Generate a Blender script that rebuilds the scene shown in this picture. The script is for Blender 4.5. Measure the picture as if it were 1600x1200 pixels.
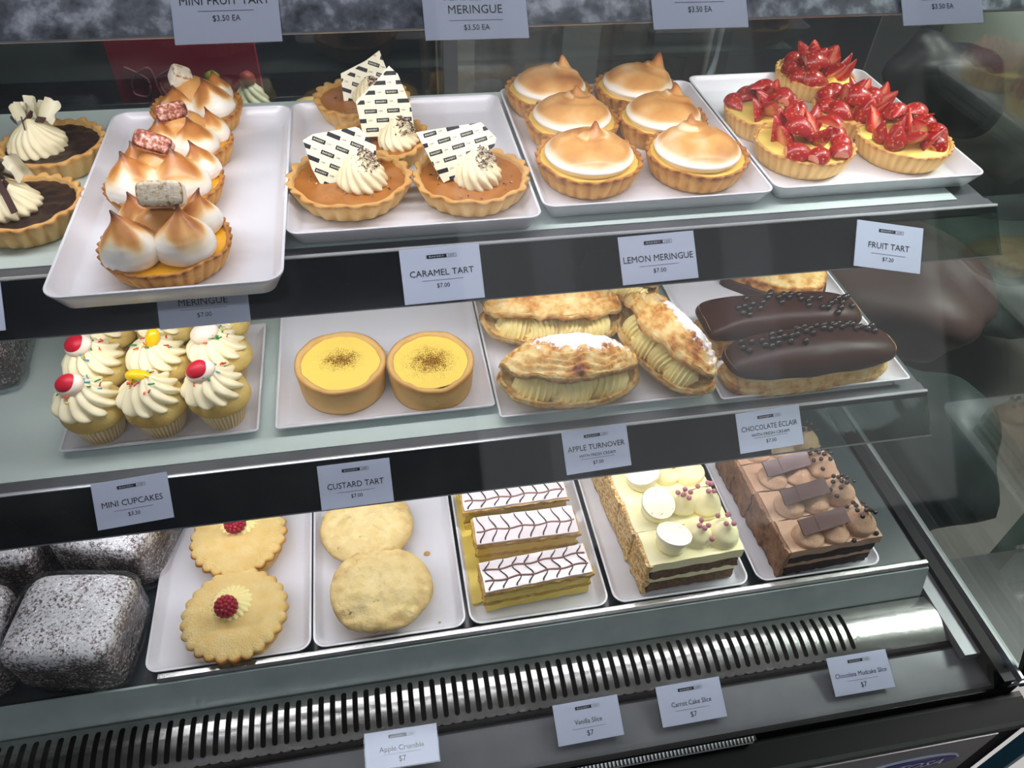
import bpy, math, random
from math import sin, cos, pi, sqrt, radians, atan2, hypot
from mathutils import Vector, Matrix, noise
random.seed(11)
for o in list(bpy.data.objects): bpy.data.objects.remove(o)
SC = bpy.context.scene
COL = SC.collection

# ------------------------------------------------------------------ camera
CAMZ = .779
RM = ((0.98360004, -0.17718421, 0.0337152),
      (-0.10143193, -0.69797065, -0.70890658),
      (0.14913927, 0.69386074, -0.70449609))      # right, down, forward in world axes
FPX = 1195.0
cd = bpy.data.cameras.new('camera'); cam = bpy.data.objects.new('camera', cd); COL.objects.link(cam)
cd.sensor_width = 36; cd.lens = FPX * 36 / 1600; cd.clip_start = .02; cd.clip_end = 60
mw = Matrix.Identity(4)
for i in range(3):
    mw[i][0] = RM[0][i]; mw[i][1] = -RM[1][i]; mw[i][2] = -RM[2][i]
mw[2][3] = CAMZ
cam.matrix_world = mw
SC.camera = cam

# ------------------------------------------------------------------ world, exposure, lights
SC.view_settings.view_transform = 'Standard'; SC.view_settings.look = 'None'
SC.view_settings.gamma = 1; SC.view_settings.use_curve_mapping = False
SC.view_settings.exposure = 0.79
W = bpy.data.worlds.new('world'); SC.world = W; W.use_nodes = True
W.node_tree.nodes['Background'].inputs[0].default_value = (.46, .50, .56, 1)
W.node_tree.nodes['Background'].inputs[1].default_value = .20

def area(name, loc, rot, sx, sy, power, col=(1, 1, 1), spread=180):
    l = bpy.data.lights.new(name, 'AREA'); l.shape = 'RECTANGLE'; l.size = sx; l.size_y = sy
    l.energy = power; l.color = col; l.spread = radians(spread)
    o = bpy.data.objects.new(name, l); COL.objects.link(o); o.location = loc; o.rotation_euler = rot
    return o
LEDC = (.99, .975, 1.0)
# strip lamps tucked behind the front rail of every shelf, throwing light down and back
area('shelf_lamp', (.12, .612, .590), (radians(24), 0, 0), 1.10, .014, 1.15, LEDC)
area('shelf_lamp', (.12, .578, .362), (radians(24), 0, 0), 1.00, .012, .62, LEDC)
area('shelf_lamp', (.12, .522, .164), (radians(20), 0, 0), 1.00, .012, .72, LEDC)
# lamp in the canopy at the top of the case, shop ceiling light in front of the counter
area('canopy_lamp', (.12, .50, 1.02), (radians(10), 0, 0), 1.2, .03, 1.0, LEDC)
area('ceiling_panel_light', (-.5, -1.5, 2.5), (radians(-30), 0, 0), 1.8, .9, 36, (.90, .94, 1.0))
area('side_fill_light', (2.45, .9, 2.5), (0, 0, 0), 1.0, 1.0, 120, (1.0, .96, .92))  # unseen fill added to brighten the room beyond the side glass
area('back_fill_light', (.35, 1.05, 1.9), (radians(22), 0, 0), .8, .2, 40, (1.0, .96, .9))  # unseen fill added to brighten the curtain behind the back doors

# ------------------------------------------------------------------ measuring helpers
def ray(px, py):
    c = ((px - 800) / FPX, (py - 600) / FPX, 1.0)
    return Vector([sum(RM[k][i] * c[k] for k in range(3)) for i in range(3)])
def at(px, py, z):
    d = ray(px, py); k = (z - CAMZ) / d.z
    return Vector((d.x * k, d.y * k, z))
def onplane(px, py, p0, n):
    d = ray(px, py); o = Vector((0, 0, CAMZ)); k = (p0 - o).dot(n) / d.dot(n)
    return o + d * k

def proj(x, y, z):
    w = (x, y, z - CAMZ); c = [sum(RM[k][i] * w[i] for i in range(3)) for k in range(3)]
    return 800 + FPX * c[0] / c[2], 600 + FPX * c[1] / c[2]
def fitc(L, R, B, z0, H, taper=.82, hr=1.):
    """centre and rim radius of a round tart from its left, right and lowest pixel"""
    p = at((L + R) / 2, B - 45, z0 + H); cx, cy, r = p.x, p.y, .05
    for it in range(30):
        A = [proj(cx + r * cos(k * pi / 24), cy + r * sin(k * pi / 24), z0 + H * hr) for k in range(48)]
        Bb = [proj(cx + taper * r * cos(k * pi / 24), cy + taper * r * sin(k * pi / 24), z0) for k in range(48)]
        l = min(a[0] for a in A); q = max(a[0] for a in A); b = max(max(a[1] for a in Bb), max(a[1] for a in A))
        s = r * 2 / (q - l); cx += ((L + R) - (l + q)) / 2 * s; r += ((R - L) - (q - l)) * s / 2 * .9; cy -= (B - b) * s * .95
    return cx, cy, r
# ------------------------------------------------------------------ mesh builder
class MB:
    def __init__(s): s.v = []; s.f = []; s.t = []
    def vert(s, p, t=0.): s.v.append(tuple(p)); s.t.append(t); return len(s.v) - 1
    def grid(s, fn, nu, nv, cu=False, cv=False, xf=None):
        """fn(u,v) -> (x,y,z[,t]); u,v in 0..1"""
        b = len(s.v); mu = nu if cu else nu + 1; mv = nv if cv else nv + 1
        for j in range(mv):
            for i in range(mu):
                r = fn(i / nu, j / nv); p = Vector(r[:3])
                if xf is not None: p = xf @ p
                s.v.append(tuple(p)); s.t.append(r[3] if len(r) > 3 else 0.)
        for j in range(nv):
            for i in range(nu):
                i2 = (i + 1) % mu if cu else i + 1; j2 = (j + 1) % mv if cv else j + 1
                s.f.append((b + j * mu + i, b + j * mu + i2, b + j2 * mu + i2, b + j2 * mu + i))
    def box(s, x0, x1, y0, y1, z0, z1, t=0., xf=None):
        b = len(s.v)
        for z in (z0, z1):
            for (x, y) in ((x0, y0), (x1, y0), (x1, y1), (x0, y1)):
                p = Vector((x, y, z)); p = xf @ p if xf is not None else p
                s.v.append(tuple(p)); s.t.append(t)
        for q in ((0, 3, 2, 1), (4, 5, 6, 7), (0, 1, 5, 4), (1, 2, 6, 5), (2, 3, 7, 6), (3, 0, 4, 7)):
            s.f.append(tuple(b + k for k in q))
    def poly(s, pts, h, t=0., xf=None):
        """outline pts (x,y) extruded z 0..h"""
        b = len(s.v); n = len(pts)
        for z in (0, h):
            for (x, y) in pts:
                p = Vector((x, y, z)); p = xf @ p if xf is not None else p
                s.v.append(tuple(p)); s.t.append(t)
        s.f.append(tuple(b + n + k for k in range(n))); s.f.append(tuple(b + k for k in reversed(range(n))))
        for k in range(n): s.f.append((b + k, b + (k + 1) % n, b + n + (k + 1) % n, b + n + k))
    def profile_x(s, prof, x0, x1, t=0.):
        """closed (y,z) profile swept along x"""
        b = len(s.v); n = len(prof)
        for x in (x0, x1):
            for (y, z) in prof: s.v.append((x, y, z)); s.t.append(t)
        s.f.append(tuple(b + k for k in range(n))); s.f.append(tuple(b + n + k for k in reversed(range(n))))
        for k in range(n): s.f.append((b + k, b + n + k, b + n + (k + 1) % n, b + (k + 1) % n))
    def ball(s, c, r, nu=12, nv=8, t=0., xf=None, sc=(1, 1, 1), f=None):
        def fn(u, v):
            a = u * 2 * pi; e = (v - .5) * pi; d = Vector((cos(a) * cos(e), sin(a) * cos(e), sin(e)))
            rr = r * (f(d) if f else 1)
            return (c[0] + d.x * rr * sc[0], c[1] + d.y * rr * sc[1], c[2] + d.z * rr * sc[2], t)
        s.grid(fn, nu, nv, cu=True, xf=xf)
    def sweep(s, path, rad, nc=24, lobes=0, depth=0., twist=0., tfn=None):
        """path: list of Vectors, rad: list of radii, star shaped section"""
        n = len(path); T = [(path[min(i + 1, n - 1)] - path[max(i - 1, 0)]).normalized() for i in range(n)]
        up = Vector((0, 0, 1)); b = len(s.v)
        for i in range(n):
            sx = T[i].cross(up)
            if sx.length < 1e-4: sx = Vector((1, 0, 0))
            sx.normalize(); sy = sx.cross(T[i])
            for k in range(nc):
                a = 2 * pi * k / nc
                r = rad[i] * (1 + depth * (abs(cos(lobes * a / 2 + twist * i / n)) - .5) * 2) if lobes else rad[i]
                p = path[i] + sx * (cos(a) * r) + sy * (sin(a) * r)
                s.v.append(tuple(p)); s.t.append(tfn(p, i / n) if tfn else 0.)
        for i in range(n - 1):
            for k in range(nc):
                k2 = (k + 1) % nc
                s.f.append((b + i * nc + k, b + (i + 1) * nc + k, b + (i + 1) * nc + k2, b + i * nc + k2))
        s.f.append(tuple(b + k for k in range(nc))); s.f.append(tuple(b + (n - 1) * nc + k for k in reversed(range(nc))))
    def add(s, vs, fs, xf=None, t=0.):
        b = len(s.v)
        for p in vs:
            p = Vector(p); p = xf @ p if xf is not None else p
            s.v.append(tuple(p)); s.t.append(t)
        for q in fs: s.f.append(tuple(b + k for k in q))
    def mesh(s, name, mat, smooth=True, weld=True):
        import bmesh
        me = bpy.data.meshes.new(name); me.from_pydata(s.v, [], s.f)
        at_ = me.attributes.new('t', 'FLOAT', 'POINT'); at_.data.foreach_set('value', s.t)
        bm = bmesh.new(); bm.from_mesh(me)
        if weld: bmesh.ops.remove_doubles(bm, verts=bm.verts, dist=1e-6)
        bmesh.ops.recalc_face_normals(bm, faces=bm.faces)
        bm.to_mesh(me); bm.free()
        if smooth is True: me.polygons.foreach_set('use_smooth', [True] * len(me.polygons))
        elif smooth: 
            me.polygons.foreach_set('use_smooth', [True] * len(me.polygons))
            try: me.set_sharp_from_angle(angle=radians(smooth))
            except Exception: pass
        me.materials.append(mat); me.update()
        return me
def link(name, me, parent=None, loc=None, rot=None):
    o = bpy.data.objects.new(name, me); COL.objects.link(o)
    if parent is not None: o.parent = parent
    if loc is not None: o.location = loc
    if rot is not None: o.rotation_euler = rot
    return o
def part(name, mb, mat, parent, smooth=True, label=None, **k):
    o = link(name, mb.mesh(name, mat, smooth), parent, **k)
    if label: o['label'] = label
    return o
def tag(o, label, cat, group=None, kind=None):
    o['label'] = label; o['category'] = cat
    if group: o['group'] = group
    if kind: o['kind'] = kind
    return o
def thing(name, label, cat, loc=(0, 0, 0), rz=0., group=None):
    o = bpy.data.objects.new(name, None); COL.objects.link(o); o.empty_display_size = .02
    o.location = loc; o.rotation_euler = (0, 0, rz)
    return tag(o, label, cat, group)
def struct(name, mb, mat, smooth=False):
    o = link(name, mb.mesh(name, mat, smooth)); o['kind'] = 'structure'; return o
def copy_tree(o, parent=None):
    c = o.copy(); COL.objects.link(c)
    if parent is not None: c.parent = parent
    for ch in list(o.children): copy_tree(ch, c)
    return c

# ------------------------------------------------------------------ materials
def lin(c):
    return tuple([((x / 255) / 12.92 if x / 255 <= .04045 else (((x / 255) + .055) / 1.055) ** 2.4) for x in c[:3]] + [1])
class NT:
    def __init__(s, m): m.use_nodes = True; s.t = m.node_tree; s.n = s.t.nodes; s.b = s.n['Principled BSDF']; s.out = s.n['Material Output']; s.tc = None
    def add(s, ty, **k):
        x = s.n.new(ty)
        for a, b in k.items(): setattr(x, a, b)
        return x
    def l(s, a, b): s.t.links.new(a, b)
    def obj(s):
        if not s.tc: s.tc = s.add('ShaderNodeTexCoord')
        return s.tc.outputs['Object']
    def noise(s, scale, detail=3, rough=.55, vec=None):
        x = s.add('ShaderNodeTexNoise'); x.inputs['Scale'].default_value = scale; x.inputs['Detail'].default_value = detail; x.inputs['Roughness'].default_value = rough
        s.l(vec or s.obj(), x.inputs['Vector']); return x.outputs['Fac']
    def math(s, op, a, b=0.):
        x = s.add('ShaderNodeMath', operation=op)
        for i, q in enumerate((a, b)):
            if isinstance(q, (int, float)): x.inputs[i].default_value = q
            else: s.l(q, x.inputs[i])
        return x.outputs[0]
    def ramp(s, fac, stops, interp='LINEAR'):
        x = s.add('ShaderNodeValToRGB'); x.color_ramp.interpolation = interp; e = x.color_ramp.elements
        while len(e) < len(stops): e.new(.5)
        for k, (p, c) in enumerate(stops): e[k].position = p; e[k].color = lin(c) if not isinstance(c, float) else (c, c, c, 1)
        s.l(fac, x.inputs[0]); return x.outputs[0]
    def mix(s, fac, a, b):
        x = s.add('ShaderNodeMix', data_type='RGBA')
        if isinstance(fac, (int, float)): x.inputs[0].default_value = fac
        else: s.l(fac, x.inputs[0])
        for i, q in ((6, a), (7, b)):
            if isinstance(q, tuple): x.inputs[i].default_value = lin(q)
            else: s.l(q, x.inputs[i])
        return x.outputs[2]
def mat(name, stops, nscale=60, namp=.5, attr=True, rough=.5, spec=.4, bump=0., bscale=300, sss=0., coat=0., metal=0., speckle=None, speckle2=None, detail=4, bump2=None):
    """stops: one colour, or [(pos,colour),...] over attribute t plus noise"""
    m = bpy.data.materials.new(name); N = NT(m); b = N.b
    b.inputs['Roughness'].default_value = rough; b.inputs['Specular IOR Level'].default_value = spec
    b.inputs['Metallic'].default_value = metal; b.inputs['Coat Weight'].default_value = coat; b.inputs['Coat Roughness'].default_value = .12
    if isinstance(stops, tuple): c = None; b.inputs['Base Color'].default_value = lin(stops)
    else:
        f = N.math('MULTIPLY', N.math('SUBTRACT', N.noise(nscale, detail), .5), namp * 2)
        if attr:
            a = N.add('ShaderNodeAttribute', attribute_name='t'); f = N.math('ADD', f, a.outputs['Fac'])
        else: f = N.math('ADD', f, .5)
        c = N.ramp(f, stops)
    for sp in (speckle, speckle2):
        if sp:      # (scale, threshold, width, colour)
            sf = N.ramp(N.noise(sp[0], 2), [(sp[1], 0.), (min(1, sp[1] + sp[2]), 1.)])
            if c is None: c = N.mix(sf, stops, sp[3])
            else: c = N.mix(sf, c, sp[3])
    if c is not None: N.l(c, b.inputs['Base Color'])
    if sss:
        b.inputs['Subsurface Weight'].default_value = sss; b.inputs['Subsurface Radius'].default_value = (.004, .003, .002); b.inputs['Subsurface Scale'].default_value = 1.
    if bump:
        bn = N.add('ShaderNodeBump'); bn.inputs['Strength'].default_value = min(1, bump); bn.inputs['Distance'].default_value = .0012 * max(1, bump)
        N.l(N.noise(bscale, 5, .6), bn.inputs['Height'])
        last = bn
        if bump2:
            b2 = N.add('ShaderNodeBump'); b2.inputs['Strength'].default_value = bump2[1]; b2.inputs['Distance'].default_value = bump2[2]
            N.l(N.noise(bump2[0], 2), b2.inputs['Height']); N.l(bn.outputs[0], b2.inputs['Normal']); last = b2
        N.l(last.outputs[0], b.inputs['Normal'])
    return m
def glassmat(name, tint=(255, 255, 255), refl=.5, rough=.02, base=0., bump=None, ior=1.5, dirt=0.):
    """clear sheet: transparent with fresnel reflection"""
    m = bpy.data.materials.new(name); N = NT(m); N.n.remove(N.b)
    tr = N.add('ShaderNodeBsdfTransparent'); tr.inputs[0].default_value = lin(tint)
    gl = N.add('ShaderNodeBsdfGlossy'); gl.inputs['Roughness'].default_value = rough; gl.inputs[0].default_value = (.97, .99, 1, 1)
    fr = N.add('ShaderNodeFresnel'); ge = N.add('ShaderNodeNewGeometry')
    N.l(N.math('ADD', N.math('MULTIPLY', ge.outputs['Backfacing'], 1 / ior - ior), ior), fr.inputs['IOR'])
    f = N.math('ADD', N.math('MULTIPLY', fr.outputs[0], refl), base)
    mx = N.add('ShaderNodeMixShader'); N.l(f, mx.inputs[0]); N.l(tr.outputs[0], mx.inputs[1]); N.l(gl.outputs[0], mx.inputs[2])
    if bump:
        bn = N.add('ShaderNodeBump'); bn.inputs['Strength'].default_value = 1; bn.inputs['Distance'].default_value = bump[1]
        N.l(N.noise(bump[0], 3, .6), bn.inputs['Height']); N.l(bn.outputs[0], gl.inputs['Normal']); N.l(bn.outputs[0], fr.inputs['Normal'])
    last = mx
    if dirt:
        df = N.add('ShaderNodeBsdfDiffuse'); df.inputs[0].default_value = (.75, .8, .8, 1)
        m2 = N.add('ShaderNodeMixShader'); N.l(mx.outputs[0], m2.inputs[1]); N.l(df.outputs[0], m2.inputs[2])
        N.l(N.ramp(N.noise(9, 5, .65), [(.45, 0.), (.8, dirt)]), m2.inputs[0]); last = m2
    N.l(last.outputs[0], N.out.inputs[0]); return m

MT = dict(
 tray=mat('white_tray', (226, 226, 232), rough=.22, spec=.5),
 shelf=mat('frosted_green_glass', (200, 214, 208), rough=.16, spec=.6),
 rail=mat('dark_smoked_rail', [(0, (10, 12, 15)), (1, (30, 33, 36))], nscale=9, namp=.5, attr=False, rough=.10, spec=.3),
 railtop=mat('mottled_rail', [(.2, (52, 56, 62)), (.5, (98, 103, 112)), (.8, (172, 178, 188))], nscale=60, namp=.9, attr=False, rough=.3, metal=.7, detail=8),
 steel=mat('brushed_steel', [(0, (150, 150, 148)), (1, (196, 196, 194))], nscale=40, namp=.5, attr=False, rough=.2, metal=1., bump=.12, bscale=90),
 steel_dark=mat('dull_steel', [(0, (84, 86, 90)), (1, (120, 122, 126))], nscale=14, namp=.6, attr=False, rough=.35, metal=.3, bump=.1, bscale=60),
 riser=mat('dark_green_riser', [(0, (132, 148, 146)), (1, (172, 184, 180))], nscale=20, namp=.5, attr=False, rough=.25, spec=.6),
 edge=mat('bright_edge', (225, 228, 230), rough=.2, metal=.5),
 black=mat('black_rubber', (4, 5, 8), rough=.45, spec=.12),
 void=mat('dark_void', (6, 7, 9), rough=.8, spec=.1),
 card=mat('white_card', (216, 219, 230), rough=.4, spec=.3),
 ink=mat('black_ink', (14, 14, 18), rough=.5),
 inkw=mat('white_ink', (205, 208, 215), rough=.5),
 grayline=mat('grey_line', (90, 92, 100), rough=.5),
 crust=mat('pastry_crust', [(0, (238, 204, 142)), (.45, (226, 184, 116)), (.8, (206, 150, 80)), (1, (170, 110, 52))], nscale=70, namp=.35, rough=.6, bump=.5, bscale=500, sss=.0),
 crustg=mat('golden_crust', [(0, (232, 186, 116)), (.45, (216, 160, 84)), (.8, (184, 120, 54)), (1, (138, 82, 34))], nscale=90, namp=.6, rough=.6, bump=.8, bscale=420),
 crustp=mat('pale_crust', [(0, (228, 200, 140)), (.5, (222, 184, 112)), (1, (196, 138, 66))], nscale=60, namp=.3, rough=.65, bump=.4, bscale=600),
 caramel=mat('caramel', [(0, (150, 88, 34)), (1, (192, 124, 56))], nscale=60, attr=False, rough=.25, spec=.5, bump=.4, bscale=160, coat=.3, speckle=(900, .72, .05, (100, 54, 22))),
 cream=mat('whipped_cream', [(0, (240, 226, 178)), (1, (252, 244, 212))], nscale=50, attr=False, rough=.5, sss=.12),
 creamy=mat('buttercream', [(0, (252, 238, 190)), (1, (255, 247, 216))], nscale=50, attr=False, rough=.5, sss=.1),
 custardcream=mat('piped_custard', [(0, (246, 228, 148)), (1, (252, 240, 178))], nscale=50, attr=False, rough=.5, sss=.1),
 lemon=mat('lemon_curd', [(0, (240, 166, 10)), (1, (252, 196, 26))], nscale=60, attr=False, rough=.18, spec=.5, bump=.2, bscale=120, coat=.4),
 lemonp=mat('pale_lemon_filling', [(0, (238, 196, 86)), (1, (250, 218, 120))], nscale=60, attr=False, rough=.4),
 vcream=mat('pastry_cream', [(0, (240, 214, 96)), (1, (252, 234, 140))], nscale=60, attr=False, rough=.4, bump=.4, bscale=200),
 ganache=mat('dark_ganache', [(0, (30, 18, 14)), (1, (66, 44, 34))], nscale=120, attr=False, rough=.35, bump=.6, bscale=180),
 choc=mat('dark_chocolate', [(0, (44, 20, 14)), (1, (60, 30, 22))], nscale=40, attr=False, rough=.38, spec=.25, bump=.15, bscale=60),
 chocm=mat('chocolate_shard', [(0, (62, 38, 32)), (1, (84, 58, 50))], nscale=60, attr=False, rough=.45),
 wchoc=mat('white_chocolate', (240, 234, 206), rough=.35, sss=.1),
 shav=mat('chocolate_shavings', [(.42, (66, 36, 28)), (.5, (120, 84, 66)), (.56, (222, 206, 184))], nscale=420, namp=1., attr=False, rough=.6),
 toast=mat('toasted_meringue', [(0, (250, 246, 238)), (.3, (246, 226, 190)), (.55, (222, 166, 96)), (.8, (176, 108, 52)), (1, (104, 58, 28))], nscale=38, namp=.22, rough=.38, sss=.08, coat=.1),
 mallow=mat('toasted_pink_marshmallow', [(0, (244, 232, 224)), (.4, (232, 190, 176)), (.7, (164, 92, 66)), (1, (78, 40, 28))], nscale=330, namp=.75, rough=.6, bump=.5, bscale=500),
 mallowc=mat('toasted_cream_marshmallow', [(0, (242, 236, 222)), (.4, (232, 216, 188)), (.7, (150, 108, 66)), (1, (84, 52, 30))], nscale=330, namp=.55, rough=.6, bump=.5, bscale=500),
 yellowcake=mat('cupcake_sponge', [(0, (228, 208, 130)), (.4, (220, 186, 104)), (.8, (204, 150, 76)), (1, (184, 122, 58))], nscale=40, namp=.6, rough=.7, bump=.8, bscale=600),
 wrapper=mat('paper_case', [(0, (200, 168, 116)), (1, (240, 222, 180))], nscale=60, namp=.1, rough=.6),
 custard=mat('baked_custard', (250, 212, 88), rough=.2, spec=.4, coat=.2),
 icing=mat('white_fondant', [(0, (226, 216, 216)), (1, (244, 236, 236))], nscale=30, attr=False, rough=.22, coat=.2),
 feather=mat('chocolate_feathering', (66, 44, 46), rough=.4),
 featherl=mat('brown_feather_line', (150, 112, 106), rough=.4),
 slicecustard=mat('slice_custard', [(0, (206, 182, 80)), (1, (238, 214, 112))], nscale=40, attr=False, rough=.45, bump=.4, bscale=200),
 puff=mat('puff_layer', [(0, (150, 108, 50)), (.5, (206, 164, 88)), (1, (232, 204, 140))], nscale=150, namp=.7, attr=False, rough=.7, bump=1., bscale=300),
 cheese=mat('cream_cheese_icing', [(0, (246, 236, 178)), (1, (252, 246, 204))], nscale=40, attr=False, rough=.5, sss=.1),
 nuts=mat('nut_crumb_coating', [(.25, (176, 124, 66)), (.5, (222, 186, 122)), (.8, (242, 226, 178))], nscale=260, namp=.9, attr=False, rough=.75, bump=1.6, bscale=260),
 carrot=mat('carrot_sponge', [(.2, (84, 62, 42)), (.8, (134, 108, 80))], nscale=220, namp=.7, attr=False, rough=.85, bump=1., bscale=350),
 mud=mat('mud_sponge', [(.2, (28, 18, 15)), (.8, (60, 40, 32))], nscale=220, namp=.7, attr=False, rough=.8, bump=1., bscale=350),
 mocha=mat('mocha_buttercream', [(0, (164, 128, 102)), (1, (192, 158, 130))], nscale=50, attr=False, rough=.5, sss=.05, speckle=(520, .68, .04, (100, 62, 44)), bump=1.0, bscale=110),
 mochas=mat('mocha_crumb_side', [(.2, (108, 72, 52)), (.8, (168, 128, 98))], nscale=90, namp=.7, attr=False, rough=.65, bump=2.0, bscale=120, speckle=(420, .66, .05, (84, 50, 34))),
 plaque=mat('chocolate_plaque', [(0, (74, 52, 50)), (1, (112, 90, 88))], nscale=30, attr=False, rough=.3),
 pearl=mat('chocolate_pearl', (34, 22, 18), rough=.2, coat=.3),
 pinkpearl=mat('mauve_pearl', (178, 112, 122), rough=.35),
 pie=mat('pie_lid', [(0, (238, 214, 152)), (.4, (230, 194, 118)), (.75, (206, 146, 64)), (1, (166, 100, 36))], nscale=60, namp=.4, rough=.6, bump=1.0, bscale=500, speckle=(500, .74, .04, (170, 110, 60))),
 crumble=mat('crumble_top', [(0, (200, 160, 100)), (.5, (232, 206, 142)), (1, (240, 220, 164))], nscale=100, namp=.5, rough=.8, bump=1.2, bscale=260, bump2=(70, .7, .003), speckle=(55, .7, .03, (160, 124, 80))),
 rasp=mat('raspberry', [(0, (130, 20, 36)), (1, (178, 44, 62))], nscale=200, attr=False, rough=.35, sss=.1),
 yellowcandy=mat('yellow_candy', (250, 206, 10), rough=.3, coat=.3),
 redcandy=mat('red_gummy', (200, 30, 52), rough=.4, sss=.1),
 whitecandy=mat('white_gummy', (246, 230, 212), rough=.4, sss=.1),
 puffp=mat('flaky_pastry', [(0, (240, 214, 152)), (.35, (226, 184, 108)), (.62, (202, 138, 62)), (.85, (160, 94, 38)), (1, (104, 56, 24))], nscale=95, namp=.95, rough=.5, bump=2.5, bscale=120, bump2=(45, .8, .004)),
 film=glassmat('cling_film', (248, 250, 252), refl=1.2, rough=.14, base=.05, bump=(90, .006), ior=1.45),
 sleeve=glassmat('clear_sleeve', (250, 252, 255), refl=.5, rough=.08),
 front=glassmat('front_glass', (250, 250, 251), refl=1.0, rough=.035, ior=1.45, dirt=.018),
 side=glassmat('side_glass', (226, 234, 230), refl=.8, rough=.03, base=.03),
 door=glassmat('back_door_glass', (190, 198, 200), refl=.8, rough=.02, base=.02),
)
def strawberry_mat():
    m = bpy.data.materials.new('strawberry'); N = NT(m); b = N.b
    a = N.add('ShaderNodeAttribute', attribute_name='t')
    f = N.math('ADD', a.outputs['Fac'], N.math('MULTIPLY', N.math('SUBTRACT', N.noise(140, 3), .5), .5))
    c = N.ramp(f, [(0, (160, 12, 16)), (.3, (200, 26, 24)), (.6, (224, 70, 50)), (1, (244, 190, 160))])
    v = N.add('ShaderNodeTexVoronoi'); v.inputs['Scale'].default_value = 300; N.l(N.obj(), v.inputs['Vector'])
    sd = N.ramp(v.outputs['Distance'], [(.16, 1.), (.34, 0.)]); sd2 = N.math('MULTIPLY', sd, N.math('LESS_THAN', a.outputs['Fac'], .35))
    c = N.mix(N.math('MULTIPLY', sd2, .75), c, (222, 130, 60)); N.l(c, b.inputs['Base Color'])
    b.inputs['Roughness'].default_value = .35; b.inputs['Coat Weight'].default_value = .35; b.inputs['Coat Roughness'].default_value = .08
    bn = N.add('ShaderNodeBump'); bn.inputs['Strength'].default_value = .8; bn.inputs['Distance'].default_value = -.001
    N.l(sd, bn.inputs['Height']); N.l(bn.outputs[0], b.inputs['Normal']); return m
MT['straw'] = strawberry_mat()
def coconut_mat(name, white, z):
    """icing sugar and coconut over chocolate; top light and darker fronts put into the colour"""
    m = bpy.data.materials.new(name); N = NT(m); b = N.b
    a = N.add('ShaderNodeAttribute', attribute_name='t')
    f = N.math('ADD', N.math('ADD', N.math('MULTIPLY', N.noise(330, 3, .8), 2.3), -.60), N.math('MULTIPLY', a.outputs['Fac'], white))
    f = N.math('ADD', f, N.math('MULTIPLY', N.math('SUBTRACT', N.noise(30, 3), .5), .9))
    c = N.ramp(f, [(.52, (44, 31, 27)), (.76, (118, 96, 88)), (1.0, (228, 226, 226))])
    N.l(c, b.inputs['Base Color']); b.inputs['Roughness'].default_value = .7
    bn = N.add('ShaderNodeBump'); bn.inputs['Strength'].default_value = .8; bn.inputs['Distance'].default_value = .002
    N.l(N.noise(300, 4, .7), bn.inputs['Height']); N.l(bn.outputs[0], b.inputs['Normal']); return m
MT['coco'] = coconut_mat('coconut_coating', .46, 0)
def sugar_mat():
    """flaky pastry with icing sugar where t is above one"""
    m = MT['puffp'].copy(); m.name = 'sugared_pastry'; N = m.node_tree; nd = N.nodes; b = nd['Principled BSDF']
    src = b.inputs['Base Color'].links[0].from_socket
    a = nd.new('ShaderNodeAttribute'); a.attribute_name = 's'
    n1 = nd.new('ShaderNodeTexNoise'); n1.inputs['Scale'].default_value = 130; n1.inputs['Detail'].default_value = 6; n1.inputs['Roughness'].default_value = .7
    tc = nd.new('ShaderNodeTexCoord'); N.links.new(tc.outputs['Object'], n1.inputs['Vector'])
    ad = nd.new('ShaderNodeMath'); ad.operation = 'ADD'; N.links.new(a.outputs['Fac'], ad.inputs[0]); N.links.new(n1.outputs['Fac'], ad.inputs[1])
    r = nd.new('ShaderNodeValToRGB'); r.color_ramp.elements[0].position = .95; r.color_ramp.elements[1].position = 1.0
    sub = nd.new('ShaderNodeMath'); sub.operation = 'MULTIPLY'; sub.inputs[1].default_value = .8; N.links.new(ad.outputs[0], sub.inputs[0]); N.links.new(sub.outputs[0], r.inputs[0])
    r.color_ramp.elements[0].position = .68; r.color_ramp.elements[1].position = .76
    mx = nd.new('ShaderNodeMix'); mx.data_type = 'RGBA'; N.links.new(r.outputs[0], mx.inputs[0]); N.links.new(src, mx.inputs[6]); mx.inputs[7].default_value = lin((246, 244, 244))
    N.links.new(mx.outputs[2], b.inputs['Base Color']); return m
MT['sugar'] = sugar_mat()
def nutmeg_mat(name, cx, cy, rx, ry):
    m = bpy.data.materials.new(name); N = NT(m); b = N.b
    sp = N.add('ShaderNodeSeparateXYZ'); N.l(N.obj(), sp.inputs[0])
    dx = N.math('DIVIDE', N.math('SUBTRACT', sp.outputs[0], cx), rx); dy = N.math('DIVIDE', N.math('SUBTRACT', sp.outputs[1], cy), ry)
    d = N.math('SQRT', N.math('ADD', N.math('MULTIPLY', dx, dx), N.math('MULTIPLY', dy, dy)))
    d = N.math('ADD', d, N.math('MULTIPLY', N.math('SUBTRACT', N.noise(120, 3), .5), 1.6))
    f = N.math('SUBTRACT', N.math('ADD', N.math('MULTIPLY', N.math('SUBTRACT', N.noise(1100, 2), .5), 2.6), .92), N.math('MULTIPLY', d, .5))
    c = N.ramp(f, [(.42, (252, 220, 108)), (.66, (126, 80, 30))])
    N.l(c, b.inputs['Base Color']); b.inputs['Roughness'].default_value = .25; return m

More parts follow.
